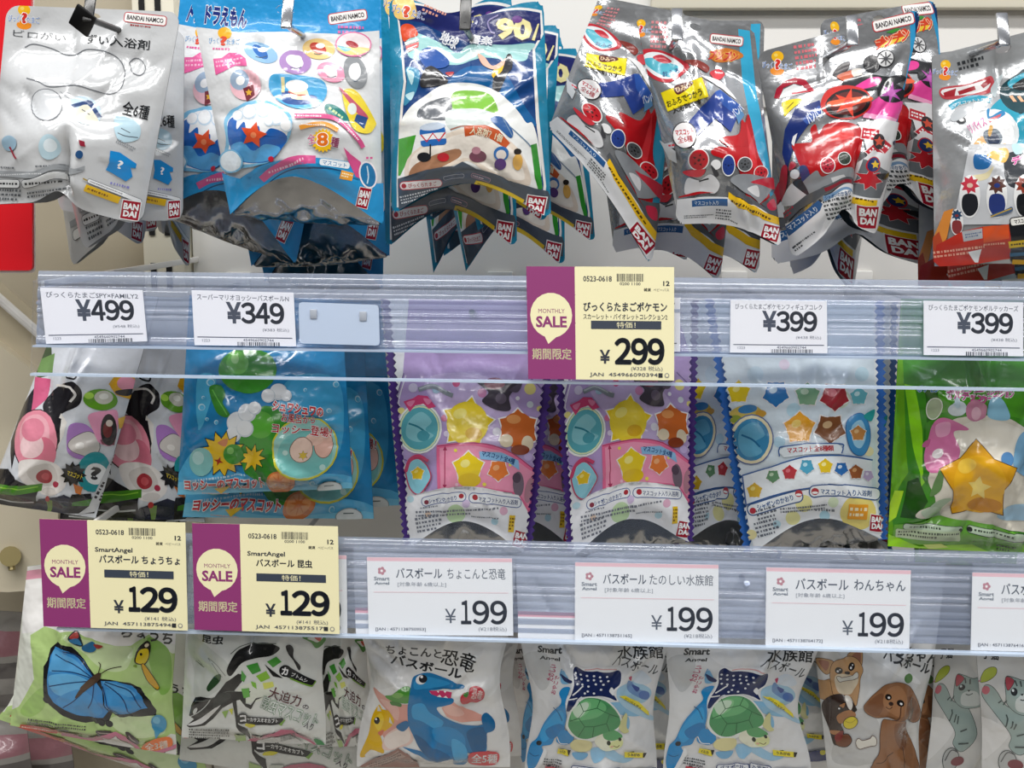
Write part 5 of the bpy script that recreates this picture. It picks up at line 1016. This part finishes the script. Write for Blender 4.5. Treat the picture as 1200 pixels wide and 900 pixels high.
# red sign board at the left
rs = empty('red_sign', at(10, 318, .125)); tag(rs, 'plain red acrylic sign board behind the white pouches at the left edge', 'sign')
def rounded(s, y, r=.006):
    P_ = [at(a, b, y) for a, b in pts(s)]; out = []
    for i, p in enumerate(P_):
        a, b = (P_[i-1]-p).normalized(), (P_[(i+1) % len(P_)]-p).normalized()
        for t in (0, .25, .5, .75, 1): q0, q1 = p+a*r*(1-t), p+b*r*t; out.append(q0*(1-t)+q1*t + (p-(q0*(1-t)+q1*t))*.35)
    return out
bm = bmesh.new(); add_prism(bm, rounded('-80,-60 36,-60 38,317 -80,317', .125), (0, .003, 0)); bm_obj('sign_board', bm, M['red'], rs, smooth=False)
bm = bmesh.new(); add_prism(bm, rounded('-84,-64 39,-64 41,320 -84,320', .128), (0, .001, 0)); bm_obj('edge_rim', bm, M['whiteplastic'], rs, smooth=False)

# ---------------------------------------------------------------- price rails
def rail(label, x0, x1, zt, zb, lip, xa, shelf_):
    yt, yb = .012, 0.0; H = zt-zb; dy = (yt-yb)/H
    Y = lambda z, o: yb+(z-zb)*dy+o
    r = empty('price_rail', ((x0+x1)/2, yb, zb)); tag(r, label, 'shelf rail', 'clear price rails')
    zl = zb + H*lip
    # ribbed back strip
    pf, pb = [], []; n = 15
    rg = random.Random(int(zt*1000))
    z = zl; pf.append((Y(zl, .0075), zl))
    while z < zt-.003:
        w = rg.uniform(.003, .011); d = rg.choice((.0006, .0013, .0024))
        pf += [(Y(z+w*.2, .0075-d), z+w*.2), (Y(z+w*.7, .0075-d), z+w*.7), (Y(z+w, .0075), z+w)]; z += w
    prof = pf + [(Y(z, .0105), z), (Y(zl, .0105), zl)]
    extrude_x('back_channel', prof, x0, x1, M['frost'], r)
    extrude_x('front_cover', [(Y(zb, 0), zb), (Y(zt-.004, 0), zt-.004), (Y(zt-.004, .0012), zt-.004), (Y(zb, .0012), zb)], x0, x1, M['clear'], r)
    extrude_x('top_lip', [(Y(zt, -.0008), zt-.0042), (Y(zt, -.0008), zt), (Y(zt, .012), zt+.001), (Y(zt, .012), zt-.001), (Y(zt, .003), zt-.0018), (Y(zt, .003), zt-.0042)], x0, x1, M['clear'], r)
    if shelf_: extrude_x('ledge', [(Y(zl, .0015), zl-.0012), (Y(zl, .0015), zl), (Y(zl, .0105), zl), (Y(zl, .0105), zl-.0012)], x0, x1, M[shelf_], r)
    extrude_x('bottom_lip', [(Y(zb, -.001), zb-.0030), (Y(zb, -.001), zb-.0014), (Y(zb, .0035), zb-.0014), (Y(zb, .0035), zb-.0030)], x0, x1, M['milky'], r)
    for xb in (xa, x1-.002):
        bm = bmesh.new(); add_box(bm, xb-.0015, xb+.0015, .0215, YB, zt-.006, zt-.001, .0005); bm_obj('bracket_arm', bm, M['whiteplastic'], r)
    return r
xR = .42
rail('upper clear plastic price rail, between the top and middle rows of packs', -.3625, xR, 1.3932, 1.3330, .28, -.361, 'milky')
rail('lower clear plastic price rail, between the middle and bottom rows of packs', pxx(68, 690, .005), xR, 1.2112, 1.1529, .015, pxx(68, 690, .005)+.002, '')

def at_rail(px, py, zt, zb, off):
    d = FW + RT*((px-600)/FPX) + UP*((450-py)/FPX)
    n = Vector((0, (zt-zb), -.012)); p0 = Vector((0, off, zb))
    return CAMP + d*((p0-CAMP).dot(n)/d.dot(n))
UPR, LOR = (1.3932, 1.3330), (1.2112, 1.1529)
def card(name, label, cat, group, s, rl, off, W_, H_, base, draw, mat='paper'):
    c = [np.array(at_rail(a, b, *rl, off)) for a, b in pts(s)]
    root = empty(name, Vector((c[2]+c[3])/2)); tag(root, label, cat, group)
    CMD.clear(); F(0, 0, 1); draw()
    sq = np.array([(0, 0), (1, 0), (1, 1), (0, 1)], float)
    lst = [(tess([sq]), (*lin(base), 0))] + [(np.stack([t[..., 0]/W_, 1-t[..., 1]/H_], -1), cc) for t, cc in CMD]; CMD.clear()
    C = compile_print(lst, 6, 4); uv = lattice(6, 4); U_, V_ = uv[..., :1], uv[..., 1:]
    G = (c[3]*(1-U_)+c[2]*U_)*(1-V_)+(c[0]*(1-U_)+c[1]*U_)*V_
    link('printed_face', film_mesh('printed_face', C, G, M[mat], step=1e-5), None, root)
    bm = bmesh.new(); add_prism(bm, [Vector(p)+Vector((0, .0001, 0)) for p in c], (0, .0003, 0)); bm_obj('card_sheet', bm, solid('card_'+base[1:], base, .6), root, smooth=False)
    return root
PUR, CRM, INK = '#86306a', '#e6dfb4', '#2b303c'
def sale(l0, l1, l2, price, tax, jan, seed):
    def d():
        R(PUR, 28, 65, 57, 130.0)
        E(CRM, 28.3, 56.5, 24.6, 26); P(CRM, '19,78 24.5,89.5 37,79')
        T(PUR, 'MONTHLY', 28.8, 51.5, 31, 5, b=.0); T(PUR, 'SALE', 28.5, 64, 35, 12, b=.035); T(CRM, '期間限定', 28.5, 101, 46, 12.5, b=.018)
        T('#33363c', '0523-0618', 83, 14, 33, 6, b=.02); BAR('#2c2f33', 121, 12.5, 31, 9, seed=seed); T('#44474c', '0200 1100', 121, 19.6, 24, 3.2); T('#2c2f33', '12', 163, 19, 7, 5.2, b=.03); T('#3a3a3a', '雑貨', 141, 26.3, 8, 3.8, b=.015); T('#8a8878', 'ベビーバス', 157, 26.3, 18, 3.2)
        if l0: T(INK, l0, 87, 36, 44, 7, b=.02); T(INK, l1, 117 if len(l1) > 8 else 108, 46.5, 95 if len(l1) > 9 else 66, 9.5, b=.025)
        else: T(INK, l1, 115, 46, 97, 10.5, b=.025)
        if l2: T(INK, l2, 115, 57.5, 98, 6.4, b=.01)
        by = 67 if l2 else 64
        R('#333b49', 116, by, 82, 9.5); T(CRM, '特価！', 116, by, 22, 7, b=.012)
        T(INK, '¥', 91, 103.5, 11, 15, b=.02); NUM(INK, price, 131.5, 97 if l2 else 94, 56, 28, b=.038)
        T('#6a6c70', tax, 140, 117, 37, 6); T('#5a5c60', jan, 115, 124.5, 84, 5.2); R('#26282c', 156, 124.3, 5, 5); E('#8a8a84', 163.5, 124.3, 2.8); E(CRM, 163.5, 124.3, 1.7)
    return d
def small(title, price, tax, seed):
    def d():
        T('#5a616e', title, 60, 7.5, 108, 6.8, b=.012); NUM('#3f4757', price, 74, 25, 66, 23, b=.032); T('#6a7080', tax, 97, 44.5, 31, 5)
        R('#4a5468', 60, 53.5, 112, 1.1); T('#8a90a0', '1223', 14, 57.3, 9, 3); T('#6a7080', '4549660902744', 76, 56.4, 36, 3); BAR('#3a4250', 76, 60.8, 50, 4.4, seed=seed)
    return d
def shelf(parts, jan, tax='(¥218税込)', price='199'):
    def d():
        R('#f0c8d0', 85, 2.2, 170, 4.4)
        for k in range(5): E('#c08a96', 17+3*math.cos(k*1.257), 16+3*math.sin(k*1.257), 2)
        E('#f6f3f3', 17, 16, 1.6); T('#7c8894', 'Smart', 17, 25.2, 18, 4.4, b=.03); T('#7c8894', 'Angel', 17, 31.2, 17, 4.6, b=.03)
        for s, x, w, h in parts: T('#5c6674', s, x, 18.5, w, h, b=.012)
        T('#8a929e', '[対象年齢 6歳以上]', 64, 32, 57, 6); R('#ecd0d6', 86, 41.2, 158, .9)
        T('#56606e', '¥', 97, 69, 13, 17, b=.0); NUM('#4d5768', price, 136, 64.5, 53, 27, b=.02, gap=.14)
        T('#767c88', '[JAN : '+jan+']', 38, 85.5, 59, 4.6); T('#8f959f', tax, 146, 84.5, 33, 6.2)
    return d
g1, g2, g3 = 'sale cards', 'small white price cards in the upper rail', 'white price cards in the lower rail'
card('price_card', 'small white price card for 499 yen at the left end of the upper rail', 'price card', g2, '47,337 167,340 172.5,400 54,403', UPR, .004, 120, 63, '#eef0f6', small('びっくらたまごSPY×FAMILY2', '¥499', '(¥548 税込)', 1))
card('price_card', 'small white price card for 349 yen beside the blank holder in the upper rail', 'price card', g2, '224.5,340 344,343 347,406 228,404.5', UPR, .004, 120, 63, '#eef0f6', small('スーパーマリオヨッシーバスボールN', '¥349', '(¥383 税込)', 2))
card('price_card', 'small white price card almost hidden behind the cream sale card for 299 yen', 'price card', g2, '678,346 797,349 797,412 678,410', UPR, .0055, 120, 63, '#eef0f6', small('びっくらたまごポケモン', '¥399', '(¥438 税込)', 3))
card('price_card', 'small white price card for 399 yen in the middle of the upper rail', 'price card', g2, '856,351.5 969,353 969.5,414 855.5,413', UPR, .004, 120, 63, '#eef0f4', small('びっくらたまごポケモンフィギュアコレク', '¥399', '(¥438 税込)', 4))
card('price_card', 'small white price card for 399 yen at the right end of the upper rail', 'price card', g2, '1082.5,352.5 1199,354.5 1199,417.5 1082.5,416', UPR, .004, 120, 63, '#eef0f4', small('びっくらたまごポケモンボルテッカーズ', '¥399', '(¥438 税込)', 5))
card('sale_card', 'purple and cream monthly sale card for 299 yen, rising above the upper rail', 'sale card', g1, '616.7,312 790,313 790,446 619,444', UPR, -.0035, 172, 130, CRM, sale('', 'びっくらたまごポケモン', 'スカーレット・バイオレットコレクション2', '299', '(¥328 税込)', 'JAN  4549660903943', 6))
card('sale_card', 'purple and cream monthly sale card for 129 yen above the blue butterfly bag', 'sale card', g1, '46,608 217,612.5 220,739 51,734', LOR, -.0035, 172, 130, CRM, sale('SmartAngel', 'バスボール ちょうちょ', '', '129', '(¥141 税込)', 'JAN  4571138754944', 7))
card('sale_card', 'purple and cream monthly sale card for 129 yen above the black beetle bag', 'sale card', g1, '225,613 396,617 398,743 228,738', LOR, -.0035, 172, 130, CRM, sale('SmartAngel', 'バスボール 昆虫', '', '129', '(¥141 税込)', 'JAN  4571138755179', 8))
card('price_card', 'white price card mostly covered by the sale card above the beetle bag', 'price card', g3, '240,646 406,651 407,743 240,740', LOR, .0045, 170, 92, '#eef2f4', shelf([('バスボール 昆虫', 80, 90, 12)], '4571138755179'))
card('price_card', 'white price card for 199 yen above the blue dinosaur bag', 'price card', g3, '430,653 600,654.5 601.5,745 432,744', LOR, .0035, 170, 92, '#eef2f4', shelf([('バスボール', 61, 54, 12), ('ちょこんと恐竜', 128, 68, 13)], '4571138750953'))
card('price_card', 'white price card for 199 yen above the left sea turtle bag', 'price card', g3, '674,659 842,662 842,753.5 673.5,751', LOR, .0035, 170, 92, '#eef2f4', shelf([('バスボール', 59, 51, 12), ('たのしい水族館', 126, 75, 13)], '4571138751165'))
card('price_card', 'white price card for 199 yen above the bag with puppies', 'price card', g3, '898,665 1067.5,668.5 1065.5,760 897,757', LOR, .0035, 170, 92, '#eef2f4', shelf([('バスボール', 66, 62, 13), ('わんちゃん', 134, 60, 13)], '4571138764172'))
card('price_card', 'white price card cut off at the right end of the lower rail', 'price card', g3, '1139.6,671 1308,675 1306,766 1137.5,762', LOR, .0035, 170, 92, '#eef2f4', shelf([('バスボール', 63, 56, 13), ('こねこ', 134, 60, 13)], '4571138764165'))
def slip():
    R('#e6b4c4', 60, 4, 120, 8)
card('paper_slip', 'blank white slip with a pink edge, stuck low behind the dinosaur price card', 'paper slip', 'blank slips in the lower rail', '416,712 520,714 521,745 417,743', LOR, .0055, 120, 40, '#eef2f6', slip)
card('paper_slip', 'blank white slip with a pink edge, between the dinosaur and sea turtle price cards', 'paper slip', 'blank slips in the lower rail', '607,716 690,718.5 690,750 607,748', LOR, .0055, 120, 40, '#eef2f6', slip)
# blank holder
hd = empty('label_holder', at_rail(398, 405, *UPR, .003)); tag(hd, 'empty pale blue plastic label holder with two square clips in the upper rail', 'label holder')
def rr_rail(s, off, r):
    P_ = [at_rail(a, b, *UPR, off) for a, b in pts(s)]; out = []
    for i, p in enumerate(P_):
        a, b = (P_[i-1]-p).normalized(), (P_[(i+1) % 4]-p).normalized()
        for t in (0, .5, 1):
            q = (p+a*r*(1-t))*(1-t)+(p+b*r*t)*t; out.append(q+(p-q)*.4)
    return out
bm = bmesh.new(); add_prism(bm, rr_rail('350,354 443.5,357.5 445,405 351,402.5', .0025, .004), (0, .0012, 0)); bm_obj('plate', bm, M['milky'], hd, smooth=False)
for cx, cy in ((367.5, 368), (425.5, 370.5)):
    p = at_rail(cx, cy, *UPR, .002); bm = bmesh.new(); add_box(bm, p.x-.0024, p.x+.0024, p.y-.001, p.y+.001, p.z-.0032, p.z+.0032, .0006); bm_obj('clip', bm, solid('grey_clip', '#b9c0ca', .3), hd)

# ---------------------------------------------------------------- wire hooks
def hook(px, pt, pb, label, dark=False, y0=-.004, plate=True):
    Pb = at(px, pb, y0); Pt = at(px, pt, y0-.003); r = empty('hanging_hook', (Pb.x, YB, Pb.z)); tag(r, label, 'hook', 'wire display hooks')
    mt = M['darkchrome'] if dark else M['chrome']
    bm = bmesh.new(); add_tube(bm, [(Pb.x, YB, Pb.z), (Pb.x, y0+.01, Pb.z), (Pb.x, y0+.003, Pb.z+.001), (Pb.x, y0, Pb.z+.004)], .0021, 10); bm_obj('rod', bm, mt, r)
    if plate:
      bm = bmesh.new(); hh = Pt.z-Pb.z+.002; add_box(bm, -.0036, .0036, -.0012, .0012, 0, hh, .0011)
      bmesh.ops.transform(bm, matrix=Matrix.Translation((Pb.x, y0-.002, Pb.z-.002)) @ Matrix.Rotation(math.radians(-24), 4, 'X'), verts=bm.verts); bm_obj('tip_plate', bm, mt, r)
    bm = bmesh.new(); add_box(bm, Pb.x-.012, Pb.x+.012, YB-.006, YB, Pb.z-.012, Pb.z+.012, .001); bm_obj('wall_plate', bm, M['whiteplastic'], r)
hook(104, -18, 22, 'dark hook through the white pouches at the top left', True)
p = at(97, 24, -.004); bm = bmesh.new(); add_box(bm, -.0075, .0075, -.0012, .0012, -.0075, .0075, .001)
bmesh.ops.transform(bm, matrix=Matrix.Translation(p) @ Matrix.Rotation(math.radians(38), 4, 'Y') @ Matrix.Rotation(math.radians(18), 4, 'X'), verts=bm.verts)
bm_obj('clip_plate', bm, M['darkchrome'], [o for o in COL.objects if o.name.startswith('hanging_hook')][0])
hook(336, -24, 30, 'chrome hook through the sky blue and white pouches')
hook(545, -20, 32, 'dark hook through the teal rimmed pouches', True)
hook(793.5, 3, 44, 'chrome hook through the silver pouches with yellow stickers')
hook(999, 12, 50, 'chrome hook through the silver pouches with a black car wheel')
hook(1176, 8, 50, 'chrome hook at the right end of the top row')
for px, s in ((130, 'pink and black packs'), (310, 'blue water packs'), (553, 'left lilac packs'), (735, 'right lilac packs'), (935, 'pale blue packs'), (1140, 'lime green packs')):
    hook(px, 340, 372, 'chrome hook behind the upper rail holding the ' + s, y0=.036, plate=False)
for px, s in ((120, 'butterfly bags'), (305, 'beetle bags'), (510, 'dinosaur bags'), (695, 'left sea turtle bags'), (875, 'right sea turtle bags'), (1030, 'puppy bags'), (1185, 'cat bags')):
    hook(px, 640, 690, 'chrome hook behind the lower rail holding the ' + s, y0=.036, plate=False)
# ================================================================ kinds of pack
kind('white', '8,6 212,14 166,264 -14,240', .045, draw_white, base='#d6d8da', back='#b9bbbd', metal=.12, finish='foilprint', g=G_POUCH, arch=.05, B=.032, rnd=.07, barch=1, folds=((.57, -.1, .55, .42, -.014, .035), (.64, -.1, .62, .36, .005, .05)), lift=((.52, .1, .07),))
kind('sky', '222,-8 444,-6 448,263 272,251', .04, draw_sky, base='#e2e4e6', back='#2f93c8', gusset=True, arch=.19, barch=-.1, B=.032, rnd=.02, dip=.03)
kind('teal', '456,-4 637,2 646,258 459,252', .045, draw_teal, base='#1d84a8', back='#1d6f8c', g=G_POUCH, arch=.16, barch=1, B=.032, rnd=.07, dip=.08)
kind('silver', '742,6 884,34 914,290 796,262', .045, draw_silver, base='#c2c4c7', back='#4a4c50', backmetal=.3, metal=.75, finish='foilprint', g=G_POUCH, arch=.05, barch=1, B=.032, rnd=.07)  # dark back colour stands for the shading on the pack backs
kind('wheels', '886,62 1080,10 1024,274 930,303', .06, draw_wheels, base='#c2c4c7', back='#3a4c58', backmetal=.3, metal=.75, finish='foilprint', g=G_POUCH, arch=.08, barch=1, B=.032, rnd=.07, folds=((.62, -.1, .6, .45, -.012, .04),), lift=((.5, .14, .1),))
kind('mask', '1092,66 1262,22 1262,318 1095,312', .05, draw_mask, base='#c9ccce', back='#4a1c18', backmetal=.1, metal=.6, finish='foilprint', g=G_POUCH, arch=.03, barch=1, B=.032)
kind('capsule', '78,345 186,348 112,607 -16,588', .07, draw_capsule, base='#dadee4', back='#2a2830', finish='film', B=.022, hole=0, cr=.0045)
kind('splash', '222,346 400,350 413,572 208,580', .065, draw_splash, base='#2b8fc4', back='#14566f', finish='bag', B=.026, hole=0, cr=.0055, ncr=24)
kind('lilac', '454,350 650,352 614,647 481,640', .06, draw_lilac, base='#eceef2', back='#4a2f7c', gusset=True, arch=.14, barch=-.1, B=.022, saw=34, backgrow=.05, hole=0)
kind('ice', '834,350 1028,352 1032,632 880,648', .06, draw_ice, base='#e9f0f4', back='#2f66b4', gusset=True, arch=.14, barch=-.1, B=.022, saw=34, backgrow=.05, hole=0)
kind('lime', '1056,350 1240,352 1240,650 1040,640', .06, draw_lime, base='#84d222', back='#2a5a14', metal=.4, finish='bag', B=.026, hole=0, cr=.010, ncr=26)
kind('butterfly', '32,664 206,640 208,884 12,850', .062, draw_butterfly, base='#e9ece0', back='#c0d0a8', finish='bag', B=.024, hole=0, cr=.0052, ncr=26, sr=.03)
kind('beetle', '222,640 388,640 382,872 213,864', .058, draw_beetle, base='#e4e6e0', back='#b9bab2', finish='bag', B=.022, hole=0, cr=.0052, ncr=26, sr=.04, sv=.4)
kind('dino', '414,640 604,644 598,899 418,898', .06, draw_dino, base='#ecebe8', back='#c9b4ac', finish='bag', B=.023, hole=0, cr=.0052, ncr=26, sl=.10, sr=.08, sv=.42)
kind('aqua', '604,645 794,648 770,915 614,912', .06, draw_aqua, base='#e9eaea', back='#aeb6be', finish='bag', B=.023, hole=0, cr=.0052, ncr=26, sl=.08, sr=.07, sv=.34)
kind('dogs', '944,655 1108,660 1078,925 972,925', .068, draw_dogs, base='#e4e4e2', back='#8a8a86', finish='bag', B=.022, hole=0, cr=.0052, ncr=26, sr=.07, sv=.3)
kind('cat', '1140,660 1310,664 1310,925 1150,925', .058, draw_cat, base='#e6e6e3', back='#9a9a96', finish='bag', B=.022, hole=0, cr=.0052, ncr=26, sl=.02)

KQ = lambda k: KIND[k]['q']
g = 'white pouches at the top left'
pack('white', KQ('white'), .045, 'white pouch with a wavy cloud outline, foremost at the top left', g)
pack('white', '30,14 216,36 214,258 98,294', .085, 'grey white pouch hanging just behind the foremost white one, its corner pointing down', g)
pack('white', '24,16 190,26 168,290 70,246', .125, 'shaded white pouch, its red logo corner lowest behind the white stack', g, folds=())
pack('white', '40,20 190,24 186,270 84,314', .205, 'rearmost white pouch, only its pale lower left tip showing', g)
pack('white', '110,20 226,24 222,316 186,270', .165, 'shaded pouch with a rounded red logo tip, before the slotted upright', g)
g = 'sky blue and white pouches'
pack('sky', KQ('sky'), .04, 'sky blue and white pouch with round badges, foremost of its stack', g)
pack('sky', '212,-12 408,-8 346,309 186,249', .112, 'sky blue pouch tilted left behind the foremost blue one', g)
pack('sky', '240,-6 458,-4 456,300 296,312', .138, 'sky blue pouch whose lower right leg hangs below the foremost one', g)
pack('sky', '250,-2 452,0 448,338 312,330', .178, 'dark shaded sky blue pouch, lowest at the rear of its stack', g)
g = 'teal rimmed pouches'
pack('teal', KQ('teal'), .045, 'teal rimmed pouch with a gold 90, foremost of its stack', g)
pack('teal', '446,-14 600,-6 606,292 452,292', .08, 'teal rimmed pouch showing as a dark sliver on the left of its stack', g)
pack('teal', '486,18 657,30 640,262 500,262', .115, 'teal rimmed pouch peeking out right, nearest of the two', g)
pack('teal', '506,48 678,57 698,286 560,270', .15, 'teal rimmed pouch furthest right in its stack, with a red logo below', g)
pack('teal', '490,40 610,60 612,232 546,318', .185, 'teal rimmed pouch with a pointed corner hanging under the foremost one', g, arch=.02)
pack('teal', '470,30 620,40 600,250 508,320', .22, 'dark teal pouch hanging lowest in the middle of its stack', g)
pack('teal', '500,40 660,44 662,314 520,300', .255, 'shadowed teal pouch at the very back of its stack', g)
g = 'silver pouches with yellow stickers'
pack('silver', KQ('silver'), .045, 'silver pouch with a yellow sticker and red splash, foremost of its stack', g)
pack('silver', '702,-4 806,16 762,312 643,150', .082, 'silver pouch swung to the left, its logo corner above the sale card', g)
pack('silver', '760,30 876,36 842,330 752,292', .13, 'dark shaded silver pouch low behind the swung one', g)
pack('silver', '780,24 896,24 888,322 800,300', .17, 'dark pouch at the back, its rounded corner right of the yellow sticker', g)
pack('silver', '690,70 830,60 806,306 720,296', .21, 'dark pouch at the very back, in the gap right of the swung silver one', g)
g = 'silver pouches with a car wheel'
pack('wheels', KQ('wheels'), .06, 'silver pouch with a black car wheel and pink car, foremost of its stack', g)
pack('wheels', '960,24 1097,0 1116,254 990,262', .1, 'silver pouch leaning right with a dark teal upper corner', g, rnd=.1)
pack('wheels', '905,90 1080,80 1094,314 905,310', .15, 'shaded silver pouch hanging level and low behind the car wheel pouch', g, folds=())
pack('wheels', '916,60 1040,60 998,342 928,322', .195, 'dark pouch tip lowest behind the car wheel stack', g, folds=())
g = 'silver and red pouches at the top right'
pack('mask', KQ('mask'), .05, 'silver pouch with a teal swirl and red foot, foremost at the top right', g)
pack('mask', '1100,62 1268,40 1270,330 1112,336', .1, 'dark red footed pouch right behind the foremost one at the top right', g)
pack('mask', '1078,80 1240,60 1230,350 1076,338', .14, 'dark red pouch at the back, dipping behind the upper rail', g)
g = 'pink and black packs'
pack('capsule', KQ('capsule'), .07, 'white pack with pink flower and black ribbon, foremost at the left', g)
pack('capsule', '150,346 226,350 240,612 98,604', .11, 'white pack with pink flower, right behind the foremost one', g)
pack('capsule', '96,350 210,352 214,618 70,612', .15, 'dark shaded pack with pink flower at the back, above the butterfly sale card', g)
g = 'blue water packs'
pack('splash', KQ('splash'), .065, 'blue pack with green shapes on water, foremost of its stack', g)
pack('splash', '250,352 424,354 438,608 214,606', .105, 'blue pack hanging lower right behind the foremost blue one', g)
pack('splash', '270,350 446,352 468,592 260,600', .15, 'dark blue pack furthest right at the back of its stack', g)
g = 'lilac packs with zigzag edges'
pack('lilac', KQ('lilac'), .06, 'lilac pack with zigzag edges below the sale card, left one in front', g)
pack('lilac', '652,350 812,352 806,634 672,652', .06, 'lilac pack with zigzag edges right of the foremost lilac one', g)
pack('lilac', '520,356 690,358 672,642 560,646', .11, 'dark lilac pack in the gap between the two front lilac packs', g)
pack('lilac', '640,356 800,358 790,640 650,644', .15, 'shaded lilac pack behind the right front lilac one', g)
g = 'pale blue packs with zigzag edges'
pack('ice', KQ('ice'), .06, 'pale blue pack with a blue zigzag edge, foremost of its stack', g)
pack('ice', '806,352 960,354 908,658 804,634', .1, 'pale blue pack half hidden on the left behind the foremost one', g)
pack('ice', '890,352 1046,354 1040,646 940,640', .12, 'pale blue pack with only its right logo corner showing, at the back', g)
g = 'lime green packs'
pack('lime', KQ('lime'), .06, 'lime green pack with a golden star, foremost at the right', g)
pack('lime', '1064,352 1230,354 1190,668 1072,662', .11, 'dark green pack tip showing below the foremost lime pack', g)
g = 'butterfly bags'; ct = 'toy bag'
pack('butterfly', KQ('butterfly'), .062, 'bag with a large blue butterfly, foremost at the lower left', g, ct)
pack('butterfly', '58,738 190,700 150,852 3,838', .108, 'butterfly bag behind, a blue wing sticking out on the left', g, ct)
pack('butterfly', '64,764 214,720 250,930 -4,842', .15, 'butterfly bag with a pink hem hanging lowest at the left', g, ct, lean=.1)
g = 'beetle bags'
pack('beetle', KQ('beetle'), .058, 'white bag with a black beetle, foremost of its stack', g, ct)
pack('beetle', '320,648 424,652 440,872 372,876', .098, 'white beetle bag half hidden on the right of the foremost one', g, ct)
pack('beetle', '230,660 400,664 428,925 210,890', .14, 'beetle bag with a pink hem hanging lowest behind the others', g, ct)
g = 'dinosaur bags'
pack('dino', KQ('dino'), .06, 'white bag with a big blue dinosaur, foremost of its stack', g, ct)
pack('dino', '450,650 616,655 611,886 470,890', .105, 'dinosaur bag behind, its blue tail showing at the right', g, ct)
g = 'sea turtle bags'
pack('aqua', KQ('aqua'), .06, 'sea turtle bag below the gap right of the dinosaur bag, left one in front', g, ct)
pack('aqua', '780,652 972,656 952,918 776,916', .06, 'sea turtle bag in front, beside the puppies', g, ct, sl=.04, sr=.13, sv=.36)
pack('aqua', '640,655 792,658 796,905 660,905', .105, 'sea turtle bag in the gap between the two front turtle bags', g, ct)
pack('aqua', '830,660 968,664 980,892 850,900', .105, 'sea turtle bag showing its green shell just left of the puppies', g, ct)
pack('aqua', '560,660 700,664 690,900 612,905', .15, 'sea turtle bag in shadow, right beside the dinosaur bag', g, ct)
g = 'puppy bags'
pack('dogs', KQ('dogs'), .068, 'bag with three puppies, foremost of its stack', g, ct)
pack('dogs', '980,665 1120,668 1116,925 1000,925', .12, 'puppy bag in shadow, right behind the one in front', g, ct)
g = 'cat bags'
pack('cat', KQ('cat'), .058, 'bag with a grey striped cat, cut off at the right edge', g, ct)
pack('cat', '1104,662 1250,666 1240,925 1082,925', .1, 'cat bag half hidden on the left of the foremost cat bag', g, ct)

# goods of the next bay, low at the left
def blank(base, back=None):
    def d(): pass
    return d
def draw_goods():
    F(0, 690, 1)
    P('#94686f', '-60,40 40,40 40,70 -60,70'); P('#5f5a58', '-60,75 40,80 40,100 -60,95'); MT('#6a6664', -10, 110, 60, 30, 4, 0, 4); P('#77726e', '-60,120 40,120 40,140 -60,140')
kind('goods', '-60,700 40,706 38,840 -60,830', .3, draw_goods, base='#8f8b86', back='#8a8682', B=.02, hole=0, NU=16, NV=20)
g = 'pale packs of the next bay'
pack('goods', '-70,712 36,718 32,838 -74,826', .27, 'pale pink and grey pack in the next bay, below the beige end panel', g, ct)
pack('goods', '-80,836 30,842 42,940 -80,930', .24, 'grey white pack lowest at the left edge', g, ct, B=.026)
pack('goods', '10,842 80,846 92,940 14,940', .28, 'grey white pack behind the pink hem of the lowest butterfly bag', g, ct)
